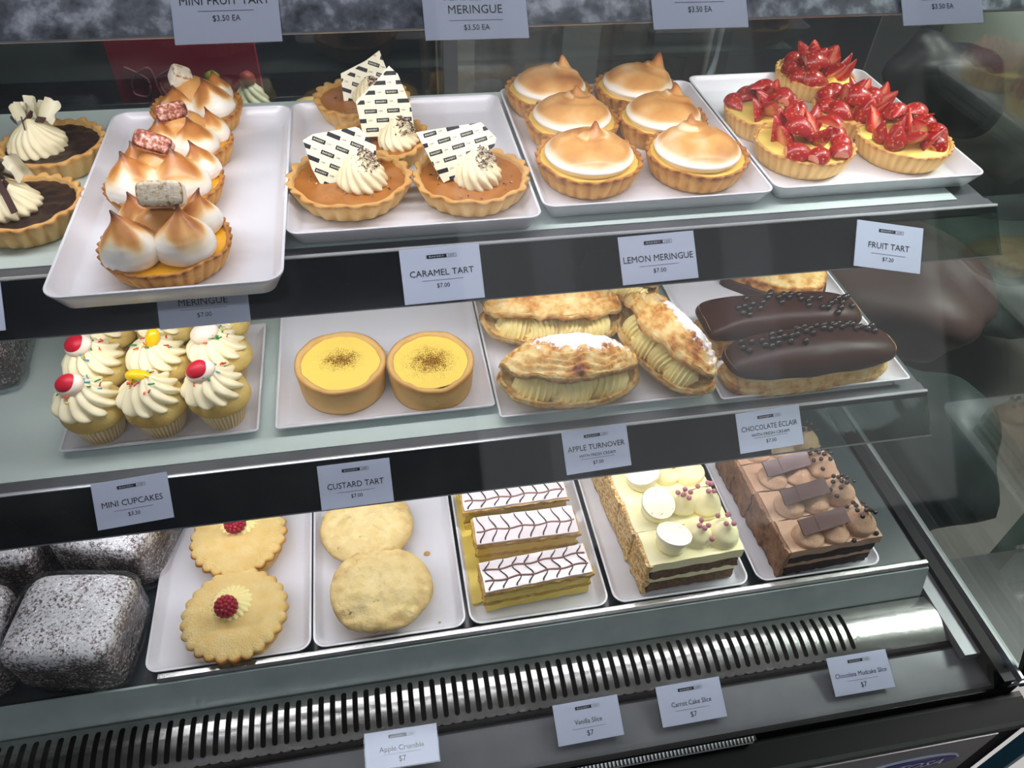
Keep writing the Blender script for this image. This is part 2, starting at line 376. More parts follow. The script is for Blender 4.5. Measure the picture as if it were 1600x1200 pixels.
# =================================================================== the room and the display case
S1Z, S2Z, DECK = .380, .182, -.020
def boxmb(*a): m = MB(); m.box(*a); return m
wallm = mat('shop_wall', [(.2, (104, 112, 108)), (.8, (160, 168, 162))], nscale=1.6, namp=.8, attr=False, rough=.7)
floorm = mat('shop_floor', [(.2, (58, 52, 50)), (.8, (92, 88, 84))], nscale=2.4, namp=.9, attr=False, rough=.45)
struct('floor', boxmb(-4, 5, -4, 4, -1.04, -1.0), floorm)
struct('wall_right', boxmb(3.2, 3.25, -4, 4, -1.0, 2.6), wallm)
struct('wall_left', boxmb(-4, -3.95, -4, 4, -1.0, 2.6), wallm)
struct('wall_back', boxmb(-4, 5, 2.2, 2.25, -1.0, 2.6), mat('back_shop_wall', [(.2, (24, 27, 32)), (.8, (44, 46, 50))], nscale=2, attr=False, rough=.8))
struct('ceiling', boxmb(-4, 5, -4, 4, 2.6, 2.65), mat('shop_ceiling', (110, 112, 114), rough=.8))
# shop front behind the photographer, glowing panes added for streaks in the front glass
wf = MB()
glow_panes = [(.40, .79), (.79, 1.01), (1.01, 1.87), (1.87, 2.16), (2.16, 4.2)]
WE = [.03, .15, .03, .17, .03]  # bright panes give the streaks, dim ones the haze
xs = [-4] + [q for w in glow_panes for q in w] + [5]
for k in (0, len(xs) - 2): wf.box(xs[k], xs[k + 1], -3.05, -3.0, -1, 2.6)
for (a, b) in glow_panes: wf.box(a, b, -3.05, -3.0, -1, -.7); wf.box(a, b, -3.05, -3.0, 2.3, 2.6)
struct('wall_front', wf, mat('front_wall_paint', (96, 98, 102), rough=.8))
for i, (a, b) in enumerate(glow_panes):
    m = bpy.data.materials.new('pane_glow'); N = NT(m); N.b.inputs['Emission Color'].default_value = (.8, .9, 1, 1); N.b.inputs['Emission Strength'].default_value = WE[i]
    struct('glow_pane_%d' % (i + 1), boxmb(a, b, -3.045, -3.03, -.7, 2.3), m)

case = thing('display_case', 'refrigerated glass bakery display case in black and stainless steel', 'display case', (0, 0, -1.0))
def cpart(name, mb, m, smooth=False, label=None, parent=None):
    xf = Matrix.Translation((0, 0, 1.0)) if parent is None else None
    if parent is None: mb.v = [(p[0], p[1], p[2] + 1.0) for p in mb.v]
    return part(name, mb, m, parent or case, smooth, label)
XL = -1.0
cpart('deck', boxmb(XL, .612, .397, .93, -.045, DECK), mat('deck_steel', (44, 52, 56), rough=.25, spec=.5))
side_ledge = MB(); side_ledge.box(.612, .632, .300, .93, -.055, -.044)
cpart('side_ledge', side_ledge, MT['steel_dark'])
m = MB(); m.box(.632, .646, .262, .93, -.058, -.036); cpart('side_gasket', m, MT['black'])
m = MB(); m.box(.6465, .654, .262, .93, -.058, -.046); m.box(.6545, .658, .262, .93, -.058, -.037); m.box(.6585, .672, .262, .93, -.058, -.050)
cpart('side_sill', m, MT['steel_dark'])
m = MB(); m.box(.666, .671, .275, .93, -.050, 1.05); cpart('side_glass', m, MT['side'])
# sill: riser behind the air grille, grille, recess, price ledge, glass channel
m = MB(); m.profile_x([(.3955, -.004), (.398, -.0015), (.4025, -.0015), (.404, -.003), (.404, -.0195), (.3995, -.0195), (.398, -.006)], -.272, .606)
cpart('tray_stop', m, MT['steel'], 30)
m = MB(); m.profile_x([(.3935, -.006), (.3965, -.007), (.3965, -.06), (.381, -.06), (.381, -.048)], XL, .606)
cpart('riser', m, MT['riser'])
def grille():
    mb = MB(); pitch = .01185; x = .497 - pitch / 2; y0, y1 = .323, .379; n = 0
    def zz(y): k = (y - y0) / (y1 - y0); return -.052 + .006 * sin(pi * min(1, max(0, k)) * .9) + .002 * k
    def cell(xa, xb, slot):
        cx = (xa + xb) / 2; r = .0028; ya, yb = y0 + .007, y1 - .006; hole = []; outer = []
        K = 10
        for k in range(K + 1): a = pi * k / K; hole.append((cx + r * cos(a), yb - r + r * sin(a)))
        for k in range(9): hole.append((cx - r, yb - r - (yb - ya - 2 * r) * (k + 1) / 10))
        for k in range(K + 1): a = pi + pi * k / K; hole.append((cx + r * cos(a), ya + r + r * sin(a)))
        for k in range(9): hole.append((cx + r, ya + r + (yb - ya - 2 * r) * (k + 1) / 10))
        for (hx, hy) in hole:
            if hy > yb - r + 1e-6 or hy < ya + r - 1e-6:
                top = hy > (ya + yb) / 2; yy = y1 if top else y0; cc = (yb - r) if top else (ya + r)
                dx, dy = hx - cx, hy - cc; w = (xb - xa) / 2; hh = abs(yy - cc)
                k = min(w / max(abs(dx), 1e-6), hh / max(abs(dy), 1e-6)); outer.append((cx + dx * k, cc + dy * k))
            else: outer.append((xa if hx < cx else xb, hy))
        b = len(mb.v); L = len(hole)
        for (px, py) in outer: mb.v.append((px, py, zz(py))); mb.t.append(0)
        for (px, py) in hole: mb.v.append((px, py, zz(py))); mb.t.append(0)
        for (px, py) in hole: mb.v.append((px, py, zz(py) - .0015)); mb.t.append(0)
        for k in range(L):
            k2 = (k + 1) % L
            mb.f.append((b + k, b + k2, b + L + k2, b + L + k)); mb.f.append((b + L + k, b + L + k2, b + 2 * L + k2, b + 2 * L + k))
        # corners the radial mapping leaves open
    while x > -.62:
        cell(x - pitch / 2, x + pitch / 2, True); x -= pitch
    xe = .497
    mb.grid(lambda u, v: (xe + (.612 - xe) * u, y0 + (y1 - y0) * v, zz(y0 + (y1 - y0) * v)), 2, 10)
    mb.grid(lambda u, v: (XL + .001 + (.612 - XL) * u, y0 - .0005, zz(y0) - .012 * v), 2, 2)
    return mb
cpart('air_grille', grille(), MT['steel'], 40)
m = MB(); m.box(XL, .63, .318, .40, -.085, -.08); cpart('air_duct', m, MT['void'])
m = MB(); m.profile_x([(.3205, -.066), (.316, -.0605), (.268, -.070), (.268, -.074), (.3205, -.074)], XL, .66); cpart('price_ledge', m, MT['steel_dark'])
m = MB(); m.profile_x([(.2675, -.058), (.2615, -.057), (.2615, -.0745), (.2675, -.0745)], XL, .66); cpart('glass_channel', m, MT['black'])
# bright strip with dots standing in for a dotted reflection under the glass
m = MB(); m.profile_x([(.2605, -.060), (.2565, -.063), (.2565, -.070), (.2605, -.070)], XL, .34); cpart('reflection_strip', m, MT['edge'])
m = MB(); x = -.5
while x < .34: m.box(x, x + .0016, .2555, .2615, -.0625, -.0595); x += .0042
cpart('reflection_dots', m, MT['black'])
m = MB(); m.profile_x([(.262, -.0745), (.256, -.0745), (.232, -.080), (.232, -1.0), (.5, -1.0), (.5, -.09), (.262, -.09)], XL, .672); cpart('body', m, MT['black'])
m = MB(); m.box(XL, .628, .226, .2318, -.9, -.089); cpart('front_panel', m, mat('grey_panel', (118, 118, 122), rough=.35, metal=.4))
m = MB(); m.profile_x([(.2318, -.078), (.228, -.080), (.228, -.092), (.2318, -.092)], XL, .672); cpart('front_bead', m, mat('dark_bead', (40, 44, 44), rough=.4))
# front pane leaning back
gl = MB(); GS = .40
a = Vector((0, .2645, -.060)); d = Vector((0, GS, 1)).normalized(); nn = Vector((0, -1, GS)).normalized(); L = 1.19
p = [(a + nn * s * .0025 + d * t) for s, t in ((-1, 0), (1, 0), (1, L), (-1, L))]
gl.profile_x([(q.y, q.z) for q in p], XL, .662); cpart('front_glass', gl, MT['front'])
m = MB(); p = [(a + nn * s * .004 + d * t) for s, t in ((-1, 0), (1, 0), (1, L), (-1, L))]; m.profile_x([(q.y, q.z) for q in p], .6625, .672)
cpart('corner_trim', m, MT['black'])
# back doors: two sliding dark panes in a frame
m = MB(); m.box(XL, .11, .925, .929, -.02, 1.05); cpart('sliding_door', m, MT['door'])
m = MB(); m.box(.09, .665, .932, .936, -.02, 1.05); cpart('sliding_door', m, MT['door'])
m = MB(); m.box(.095, .112, .918, .924, -.02, 1.05); cpart('door_frame', m, mat('door_frame', (52, 54, 56), rough=.4))
m = MB(); m.box(XL, .672, .40, .94, 1.055, 1.10); cpart('canopy', m, MT['black'])

# ---- shelves with rails
def shelf(z, yf, yb, x1, xr, label, dark_to, top, strip):
    t = thing('display_shelf', label, 'shelf', (0, 0, z))
    m = MB(); m.box(XL, x1, yf + .016, yb, -.006, 0); part('glass_panel', m, MT['shelf'], t, False)
    m = MB(); m.box(XL, xr, yf - .001, yf + .0155, -.008, -.001); m.box(x1 + .001, xr, yf + .016, yb, -.008, -.003); part('frame', m, MT['steel_dark'], t, False)
    s = sin(radians(45)) * .05
    def rail(xa, xb, mt, nm):
        q = MB(); q.profile_x([(yf, 0), (yf - s, -s), (yf - s + .0018, -s - .0018), (yf + .0018, -.0018 - .006), (yf + .002, -.0015)], xa, xb)
        return part(nm, q, mt, t, False)
    rail(XL, dark_to, top, 'ticket_rail')
    rail(dark_to, xr, glassmat('clear_rail', (215, 225, 220), refl=1.2, rough=.03, base=.05), 'clear_rail_end')
    q = MB(); q.profile_x([(yf + .0005, .0002), (yf - .0012, -.0006), (yf - .0012, .0006), (yf, .0016), (yf + .002, .0012)], XL, xr); part('rail_edge', q, MT['edge'], t, False)
    q = MB(); q.profile_x([(yf - s - .0006, -s + .0004), (yf - s - .0012, -s - .0004), (yf - s + .0016, -s - .0022), (yf - s + .002, -s - .0016)], XL, xr); part('rail_lip', q, MT['steel_dark'], t, False)
    q = MB(); q.profile_x([(yf + .003, -.009), (yf + .012, -.009), (yf + .012, -.015), (yf + .003, -.013)], XL, xr - .01); part('lamp_housing', q, MT['steel_dark'], t, False)
    # brackets down to the back posts
    return t
shelf(.616, .580, .90, .58, .612, 'topmost shelf with mottled bright rail at the top edge', .612, MT['railtop'], 0)
shelf(S1Z, .574, .885, .580, .614, 'upper pale green glass shelf with tarts and dark ticket rail', .474, MT['rail'], 0)
shelf(S2Z, .510, .885, .555, .588, 'middle pale green glass shelf with cupcakes and dark ticket rail', .395, MT['rail'], 0)

# ---- things beyond the case
sign = thing('reflected_board', 'dark red board with mirrored script, standing in for a sign reflected in the back doors', 'sign', (0, 1.3, 0))  # built behind the doors in place of a sign reflected in them
q0, q1 = onplane(160, 65, Vector((0, 1.3, 0)), Vector((0, 1, 0))), onplane(420, 190, Vector((0, 1.3, 0)), Vector((0, 1, 0)))
m = MB(); m.box(q0.x, q1.x, 0, .02, -1.0, q0.z + .03); part('board', m, mat('dark_red_board', (176, 26, 62), rough=.4), sign, False)
m = MB()
def stroke(pts, r, y=-.004):
    P = [Vector((x, y, z)) for x, z in pts]
    n = len(P); out = []
    for i in range(n - 1):
        for k in range(6):
            t = k / 6; p_ = [P[max(0, i - 1)], P[i], P[i + 1], P[min(n - 1, i + 2)]]
            out.append(.5 * ((2 * p_[1]) + (p_[2] - p_[0]) * t + (2 * p_[0] - 5 * p_[1] + 4 * p_[2] - p_[3]) * t * t + (3 * p_[1] - p_[0] - 3 * p_[2] + p_[3]) * t ** 3))
    out.append(P[-1]); m.sweep(out, [r] * len(out), 6)
c = onplane(245, 128, Vector((0, 1.3, 0)), Vector((0, 1, 0))); u = .03
stroke([(c.x - 1.4 * u, c.z + .9 * u), (c.x - .4 * u, c.z + .2 * u), (c.x - .6 * u, c.z - .7 * u), (c.x - 1.3 * u, c.z - .5 * u), (c.x - 1.1 * u, c.z + .3 * u), (c.x - .2 * u, c.z + .8 * u), (c.x, c.z - .2 * u), (c.x + .1 * u, c.z - .9 * u)], .0022)
stroke([(c.x + .9 * u, c.z + .7 * u), (c.x + .2 * u, c.z + .3 * u), (c.x + .3 * u, c.z - .6 * u), (c.x + .9 * u, c.z - .4 * u), (c.x + 1.3 * u, c.z + .2 * u)], .0022)
stroke([(c.x + 1.2 * u, c.z - .6 * u), (c.x + 1.5 * u, c.z + .5 * u), (c.x + 2.1 * u, c.z - .3 * u), (c.x + 2.6 * u, c.z + .1 * u)], .0022)
part('script', m, mat('reflected_script', (120, 60, 78), rough=.5), sign)
Y0 = Vector((0, 1.5, 0)); NY = Vector((0, 1, 0))
def bk(px, py): return onplane(px, py, Y0, NY)
curtain = mat('taupe_fabric', [(0, (96, 88, 80)), (1, (140, 130, 118))], nscale=12, attr=False, rough=.8)
m = MB(); a0, a1 = bk(655, 60), bk(1115, 60)
m.grid(lambda u, v: (a0.x + (a1.x - a0.x) * u, 1.5 + .02 * sin(u * 31) + .01 * sin(u * 77), -.6 + 1.6 * v), 90, 2)
tag(link('curtain', m.mesh('curtain', curtain)), 'taupe curtain seen dimly through the back doors', 'curtain')
m = MB(); c = bk(1072, 62)
ring = thing('reflected_ring', 'white oval ring standing in for a large letter reflected in the back doors', 'ring', (c.x, 1.44, c.z))  # ring added behind the doors in place of a reflected letter
m.grid(lambda u, v: ((.05 + .009 * cos(v * 2 * pi)) * cos(u * 2 * pi), .009 * sin(v * 2 * pi), (.085 + .009 * cos(v * 2 * pi)) * sin(u * 2 * pi)), 40, 10, True, True)
part('ring', m, mat('white_ring', (215, 215, 215), rough=.5), ring)
cols = [(700, (150, 140, 126)), (880, (130, 128, 120)), (1010, (58, 56, 56)), (1120, (60, 58, 58))]
for k, (px, cc) in enumerate(cols):
    c = bk(px, 90); m = MB(); m.box(c.x - .035, c.x + .035, 1.38, 1.42, -1.0, 1.2)
    tag(link('upright_post', m.mesh('upright_post', mat('post_paint', cc, rough=.6), False)), ['pale post beyond the back doors above the caramel tarts', 'grey post beyond the back doors above the left lemon meringue tarts', 'dark post beyond the back doors left of the ring', 'dark post beyond the back doors right of the ring'][k], 'post', 'posts beyond the back doors')
# right of the case: neighbouring cabinet and a few dim things in the shop
m = MB(); m.box(.70, 1.25, .20, .55, -1.0, -.30); o = link('neighbour_cabinet', m.mesh('neighbour_cabinet', mat('grey_cabinet', (52, 50, 52), rough=.4), False)); tag(o, 'grey cabinet beside the display case at bottom right', 'cabinet')
m = MB(); m.box(.684, .692, .215, .232, -1.0, -.05); tag(link('blue_edge_strip', m.mesh('blue_edge_strip', mat('blue_strip', (62, 108, 132), rough=.3), False)), 'pale blue vertical strip between case and grey cabinet', 'strip')
p0 = [onplane(x, y, Vector((0, .62, 0)), NY) for x, y in ((1540, 942), (1600, 840), (1640, 865), (1575, 977))]
m = MB(); m.box(1.14, 1.20, .60, .66, -1.0, .2); tag(link('pale_post', m.mesh('pale_post', mat('pale_green_paint', (150, 168, 160), rough=.5), False)), 'pale green post beyond the side glass at right', 'post')
def blob(name, px, py, X, r, sc, colr, label, cat, rot=(0, 0, 0)):
    c = onplane(px, py, Vector((X, 0, 0)), Vector((1, 0, 0))); m = MB()
    m.ball((0, 0, 0), r, 28, 18, sc=sc, f=lambda d: 1 + .22 * noise.noise(d * 1.6 + Vector((px, 0, 0))))
    o = link(name, m.mesh(name, mat(name + '_stuff', colr, rough=.5)), loc=c, rot=rot); tag(o, label, cat); return o
blob('reflected_shape', 1478, 140, 1.05, .11, (1.5, .8, .75), (26, 24, 32), 'dark rounded shape standing in for a reflection in the side glass', 'reflection', (0, .5, .4))  # solid shape added outside in place of a reflection
blob('grey_sack', 1600, 110, 1.6, .2, (1, 1, 1.3), (120, 122, 116), 'large pale grey sack at the upper right beyond the glass', 'sack')
blob('brown_crate_cover', 1400, 440, 1.25, .2, (1, 1.2, .7), (74, 54, 54), 'reddish brown cover beyond the side glass behind the eclairs', 'cover')
blob('dark_bundle', 1560, 430, 1.9, .26, (1.2, 1, .5), (44, 50, 48), 'dark green bundle far right beyond the side glass', 'bundle')
blob('dark_green_sack', 1420, 700, .95, .17, (.8, 1, 1), (36, 46, 46), 'dark green sack low beyond the side glass', 'sack')
m = MB(); m.box(2.6, 3.1, .6, 1.6, -1.0, -.45); tag(link('low_counter', m.mesh('low_counter', mat('counter_tan', (104, 94, 82), rough=.5), False)), 'tan counter far beyond the side glass', 'counter')

# =================================================================== trays
def tray(label, cx, cy, w, l, z, h=.018, cr=.012, wall=.0022, slope=.010, rz=0., group='white serving trays'):
    t = thing('serving_tray', label, 'tray', (cx, cy, z + .0004), rz, group)
    def rr(w_, l_, r_, n=7):
        out = []
        for (sx, sy, a0) in ((1, 1, 0), (-1, 1, pi / 2), (-1, -1, pi), (1, -1, 3 * pi / 2)):
            for k in range(n): a = a0 + pi / 2 * k / (n - 1); out.append((sx * (w_ / 2 - r_) + r_ * cos(a), sy * (l_ / 2 - r_) + r_ * sin(a)))
        return out
    loops = [(0, 0, .001), (slope * 2, 0, cr * .5), (slope * 1.7, 0, cr * .6), (0, h, cr)]
    L = [(w - 2 * slope, l - 2 * slope, max(.002, cr - slope * .5), 0), (w - 2 * slope + .003, l - 2 * slope + .003, max(.002, cr - slope * .5), .001),
         (w - .002, l - .002, cr, h - .003), (w, l, cr, h - .0015), (w, l, cr, h), (w - 2 * wall, l - 2 * wall, max(.001, cr - wall), h),
         (w - 2 * wall - .002, l - 2 * wall - .002, max(.001, cr - wall), h - .002), (w - 2 * slope - 2 * wall + .004, l - 2 * slope - 2 * wall + .004, max(.002, cr - slope * .5), .0045),
         (w - 2 * slope - 2 * wall - .004, l - 2 * slope - 2 * wall - .004, max(.002, cr - slope * .6), .003)]
    m = MB(); n = 28
    for (a, b, r, zz) in L:
        for (x, y) in rr(a, b, r): m.v.append((x, y, zz)); m.t.append(0)
    for i in range(len(L) - 1):
        for k in range(n): m.f.append((i * n + k, i * n + (k + 1) % n, (i + 1) * n + (k + 1) % n, (i + 1) * n + k))
    m.f.append(tuple(reversed(range(n)))); m.f.append(tuple((len(L) - 1) * n + k for k in range(n)))
    part('tray_body', m, MT['tray'], t, 50); return t
TF = .0036      # inner floor of a tray above what it stands on
tray('white tray with sharp corners under the printed-shard caramel tarts', .033, .712, .228, .258, S1Z)
tray('white tray under the six toasted lemon meringue tarts', .266, .726, .230, .256, S1Z)
tray('white tray at the right end under the strawberry tarts', .499, .734, .231, .262, S1Z)
tray('round-cornered white tray overhanging the rail under the marshmallow tarts', -.1695, .6655, .180, .313, S1Z + .006, h=.019, cr=.016)
tray('thin white tray under the nine cupcakes', -.236, .634, .189, .170, S2Z, h=.010, cr=.004, slope=.008)
tray('thin white tray under the two custard tarts', -.012, .654, .226, .212, S2Z, h=.011, cr=.004, slope=.010)
tray('thin white tray under the sugared turnovers', .215, .638, .224, .216, S2Z, h=.011, cr=.004, slope=.010)
tray('thin white tray under the two chocolate eclairs', .457, .632, .226, .222, S2Z, h=.011, cr=.004, slope=.010)
for lab, cx, w, fy in [('long white tray under the raspberry pies', -.203, .170, 0), ('long white tray under the two crumble pies', -.033, .166, 0), ('long white tray under the feathered vanilla slices', .134, .160, 0), ('long white tray under the carrot cake slices', .302, .165, 0), ('long white tray under the chocolate mudcake slices', .474, .160, 0)]:
    tray(lab, cx, .408 + .236 / 2, w, .236, DECK, h=.014, cr=.014, slope=.007, group='long white trays on the deck')

# =================================================================== price tickets
_tc = {}
def text_geo(s, bold=False):
    if s in _tc: return _tc[s]
    cu = bpy.data.curves.new('lettering', 'FONT'); cu.body = s; cu.size = 1; cu.resolution_u = 2; cu.align_x = 'CENTER'; cu.offset = .0
    ob = bpy.data.objects.new('lettering', cu); COL.objects.link(ob); me = bpy.data.meshes.new_from_object(ob)
    vs = [tuple(v.co) for v in me.vertices]; fs = [tuple(p.vertices) for p in me.polygons]
    bpy.data.objects.remove(ob); bpy.data.meshes.remove(me); bpy.data.curves.remove(cu)
    x0 = min(v[0] for v in vs); x1 = max(v[0] for v in vs)
    vs = [(v[0] - (x0 + x1) / 2, v[1], 0) for v in vs]; _tc[s] = (vs, fs, x1 - x0); return _tc[s]
def lettering(mb, s, cx, cy, h, width=None, z=.0, xf=None, bold=False):
    """baseline centre cx,cy; cap height h; squeezed or stretched to width"""
    vs, fs, w = text_geo(s, bold); ky = h / .73; kx = (width / w) if width else ky
    vv = [(v[0] * kx + cx, v[1] * ky + cy, z) for v in vs]
    mb.add(vv, fs, xf)
def serif(mb, s, cx, cy, h, width, z): lettering(mb, s, cx, cy, h, width, z)
def ticket(TL, TR, BL, p0, n, label, lines, price, small=False, back=0.):
    A = onplane(*TL, p0, n); B = onplane(*TR, p0, n); C_ = onplane(*BL, p0, n)
    ex = (B - A).normalized(); ez = n.normalized(); ey = ez.cross(ex); w = (B - A).length; h = abs((C_ - A).dot(ey))
    t = thing('price_ticket', label, 'price ticket', group='price tickets')
    c = (A + B) / 2 - ey * h / 2
    t.matrix_world = Matrix((( ex.x, ey.x, ez.x, c.x), (ex.y, ey.y, ez.y, c.y), (ex.z, ey.z, ez.z, c.z), (0, 0, 0, 1)))
    m = MB(); m.box(-w / 2, w / 2, -h / 2, h / 2, -.0008, 0); part('card', m, MT['card'], t, False)
    m = MB(); m.box(-w / 2 - .0012, w / 2 + .0012, -h / 2 - .0012, h / 2 + .0006, .0006, .0009); part('sleeve', m, MT['sleeve'], t, False)
    ly = h / 2 - .17 * h; lw = .25 * w; lh = .045 * w
    m = MB(); m.box(-.17 * w, .08 * w, ly - lh / 2, ly + lh / 2, .0001, .0002)
    part('logo_box', m, MT['ink'], t, False)
    m = MB(); lettering(m, 'BAKERY', -.045 * w, ly - lh * .26, lh * .5, .19 * w, .0003); part('logo_lettering', m, MT['inkw'], t, False)
    m = MB(); lettering(m, '109', .14 * w, ly - lh * .26, lh * .52, .07 * w, .0003)
    for (x0, x1, y0, y1) in ((.08, .20, .5, .44), (.08, .20, -.44, -.5)): m.box(x0 * w, x1 * w, ly + y1 * lh, ly + y0 * lh, .0001, .0002)
    m.box(.197 * w, .2 * w, ly - lh / 2, ly + lh / 2, .0001, .0002)
    for (s, y, hh, ww) in lines: serif(m, s, 0, y * h, hh * w, ww * w, .00025)
    ps, py, ph, pw = price
    lettering(m, ps, 0, py * h, ph * w, pw * w, .00025)
    part('lettering', m, MT['ink'], t, False)
    m = MB(); ry = (py * h + ph * w) + .055 * h; m.box(-.26 * w, .26 * w, ry, ry + .0003, .0001, .0002); part('rule', m, MT['grayline'], t, False)
    return t
NR = Vector((0, -1, 1)).normalized()
def rail_p(z, yf, off=.0024): return Vector((0, yf, z)) + NR * off
R1, R2, R0 = rail_p(S1Z, .574), rail_p(S2Z, .510), rail_p(.616, .580)
ticket((623, 391), (748, 380), (631, 477), R1, NR, 'white ticket reading CARAMEL TART $7.00', [('CARAMEL TART', -.02, .082, .80)], ('$7.00', -.24, .055, .16))
ticket((965, 371), (1083, 360), (973, 446), R1, NR, 'white ticket reading LEMON MERINGUE $7.00', [('LEMON MERINGUE', -.06, .085, .92)], ('$7.00', -.30, .055, .17))
ticket((1340, 343), (1443, 357), (1326, 414), R1 + NR * .001, NR, 'slanting white ticket reading FRUIT TART $7.20', [('FRUIT TART', -.06, .085, .62)], ('$7.20', -.32, .055, .17))
ticket((240, 428), (382, 416), (243, 516), R1, NR, 'white ticket reading MERINGUE $7.00 half under the overhanging tray', [('MERINGUE', -.12, .082, .54)], ('$7.00', -.34, .055, .16))
ticket((-118, 450), (0, 440), (-110, 527), R1, NR, 'white ticket at the left edge of the upper rail, mostly out of frame', [('TART', -.06, .082, .3)], ('$7.00', -.30, .055, .16))
ticket((141, 757), (260, 737), (154, 829), R2, NR, 'white ticket reading MINI CUPCAKES $3.30', [('MINI CUPCAKES', -.06, .085, .80)], ('$3.30', -.30, .055, .16))
ticket((495, 729), (608, 715), (502, 798), R2, NR, 'white ticket reading CUSTARD TART $7.00', [('CUSTARD TART', -.06, .085, .78)], ('$7.00', -.30, .055, .16))
ticket((877, 676), (978, 661), (883, 743), R2, NR, 'white ticket reading APPLE TURNOVER WITH FRESH CREAM $7.00', [('APPLE TURNOVER', .01, .085, .88), ('WITH FRESH CREAM', -.15, .045, .56)], ('$7.00', -.34, .055, .16))
ticket((1149, 647), (1248, 632), (1153, 710), R2, NR, 'white ticket reading CHOCOLATE ECLAIR WITH FRESH CREAM $7.00', [('CHOCOLATE ÉCLAIR', .02, .078, .88), ('WITH FRESH CREAM', -.13, .045, .60)], ('$7.00', -.32, .055, .16))
ticket((262, -38), (430, -42), (271, 70), R0, NR, 'white ticket reading MINI FRUIT TART $3.50 EA', [('MINI FRUIT TART', .06, .085, .84)], ('$3.50 EA', -.18, .06, .26))
ticket((655, -46), (817, -48), (659, 63), R0, NR, 'white ticket reading MINI LEMON MERINGUE $3.50 EA', [('MINI LEMON', .06, .085, .58), ('MERINGUE', -.13, .085, .52)], ('$3.50 EA', -.37, .055, .25))
ticket((1012, -60), (1160, -62), (1017, 46), R0, NR, 'white ticket reading TART $3.50 EA at the top edge', [('TART', -.01, .085, .24)], ('$3.50 EA', -.26, .06, .25))
ticket((1402, -65), (1527, -68), (1407, 40), R0, NR, 'white ticket reading $3.50 EA at the top right', [('TART', .02, .085, .24)], ('$3.50 EA', -.27, .06, .27))
# tickets leaning on the bottom ledge
NB = Vector((0, -.50, 1)).normalized(); PB = Vector((0, .294, -.052))
def bt(TL, TR, BL, lab, s, ww): return ticket(TL, TR, BL, PB, NB, lab, [(s, -.06, .07, ww)], ('$7', -.36, .075, .10))
bt((569, 1147), (681, 1130), (572, 1206), 'white ticket reading Apple Crumble $7 on the bottom ledge', 'Apple Crumble', .62)
bt((863, 1103), (964, 1085), (878, 1166), 'white ticket reading Vanilla Slice $7 on the bottom ledge', 'Vanilla Slice', .42)
bt((1024, 1074), (1123, 1057), (1043, 1136), 'white ticket reading Carrot Cake Slice $7 on the bottom ledge', 'Carrot Cake Slice', .62)
bt((1291, 1029), (1383, 1014), (1312, 1088), 'white ticket reading Chocolate Mudcake Slice $7 on the bottom ledge', 'Chocolate Mudcake Slice', .86)

# ---- blue oval badge on the front panel
PP = Vector((0, .2258, 0)); A = onplane(1335, 1222, PP, NY); B = onplane(1511, 1166, PP, NY)
cx, cz = (A.x + B.x) / 2, (A.z + B.z) / 2 + .004; rx = (B.x - A.x) / 2; rz_ = .0185
def oval(k, y0, y1):
    m = MB(); n = 48; pts = [(cx + rx * k * cos(2 * pi * i / n), cz + rz_ * k * sin(2 * pi * i / n)) for i in range(n)]
    b = len(m.v)
    for yy in (y0, y1):
        for (x, z) in pts: m.v.append((x, yy, z)); m.t.append(0)
    m.f.append(tuple(range(n))); m.f.append(tuple(n + i for i in range(n)))
    for i in range(n): m.f.append((i, (i + 1) % n, n + (i + 1) % n, n + i))
    return m
bd = cpart('maker_badge', oval(1, .2235, .2258), mat('badge_rim', (200, 205, 214), rough=.3)); bd['label'] = 'blue oval badge with white letters'
mm = oval(.95, .2225, .2236); mm.v = [(p[0], p[1], p[2] + 1.0) for p in mm.v]; part('badge_face', mm, mat('badge_blue', (30, 34, 120), rough=.3), bd, False)
m = MB(); lettering(m, 'ATOSA', 0, 0, rz_ * .95, rx * 1.35, 0, bold=True)
m.v = [(p[0] + p[1] * .35 + cx - .002, .2220, p[1] + cz - rz_ * .45 + 1.0) for p in m.v]; part('badge_lettering', m, mat('badge_white', (220, 222, 228), rough=.4), bd, False)

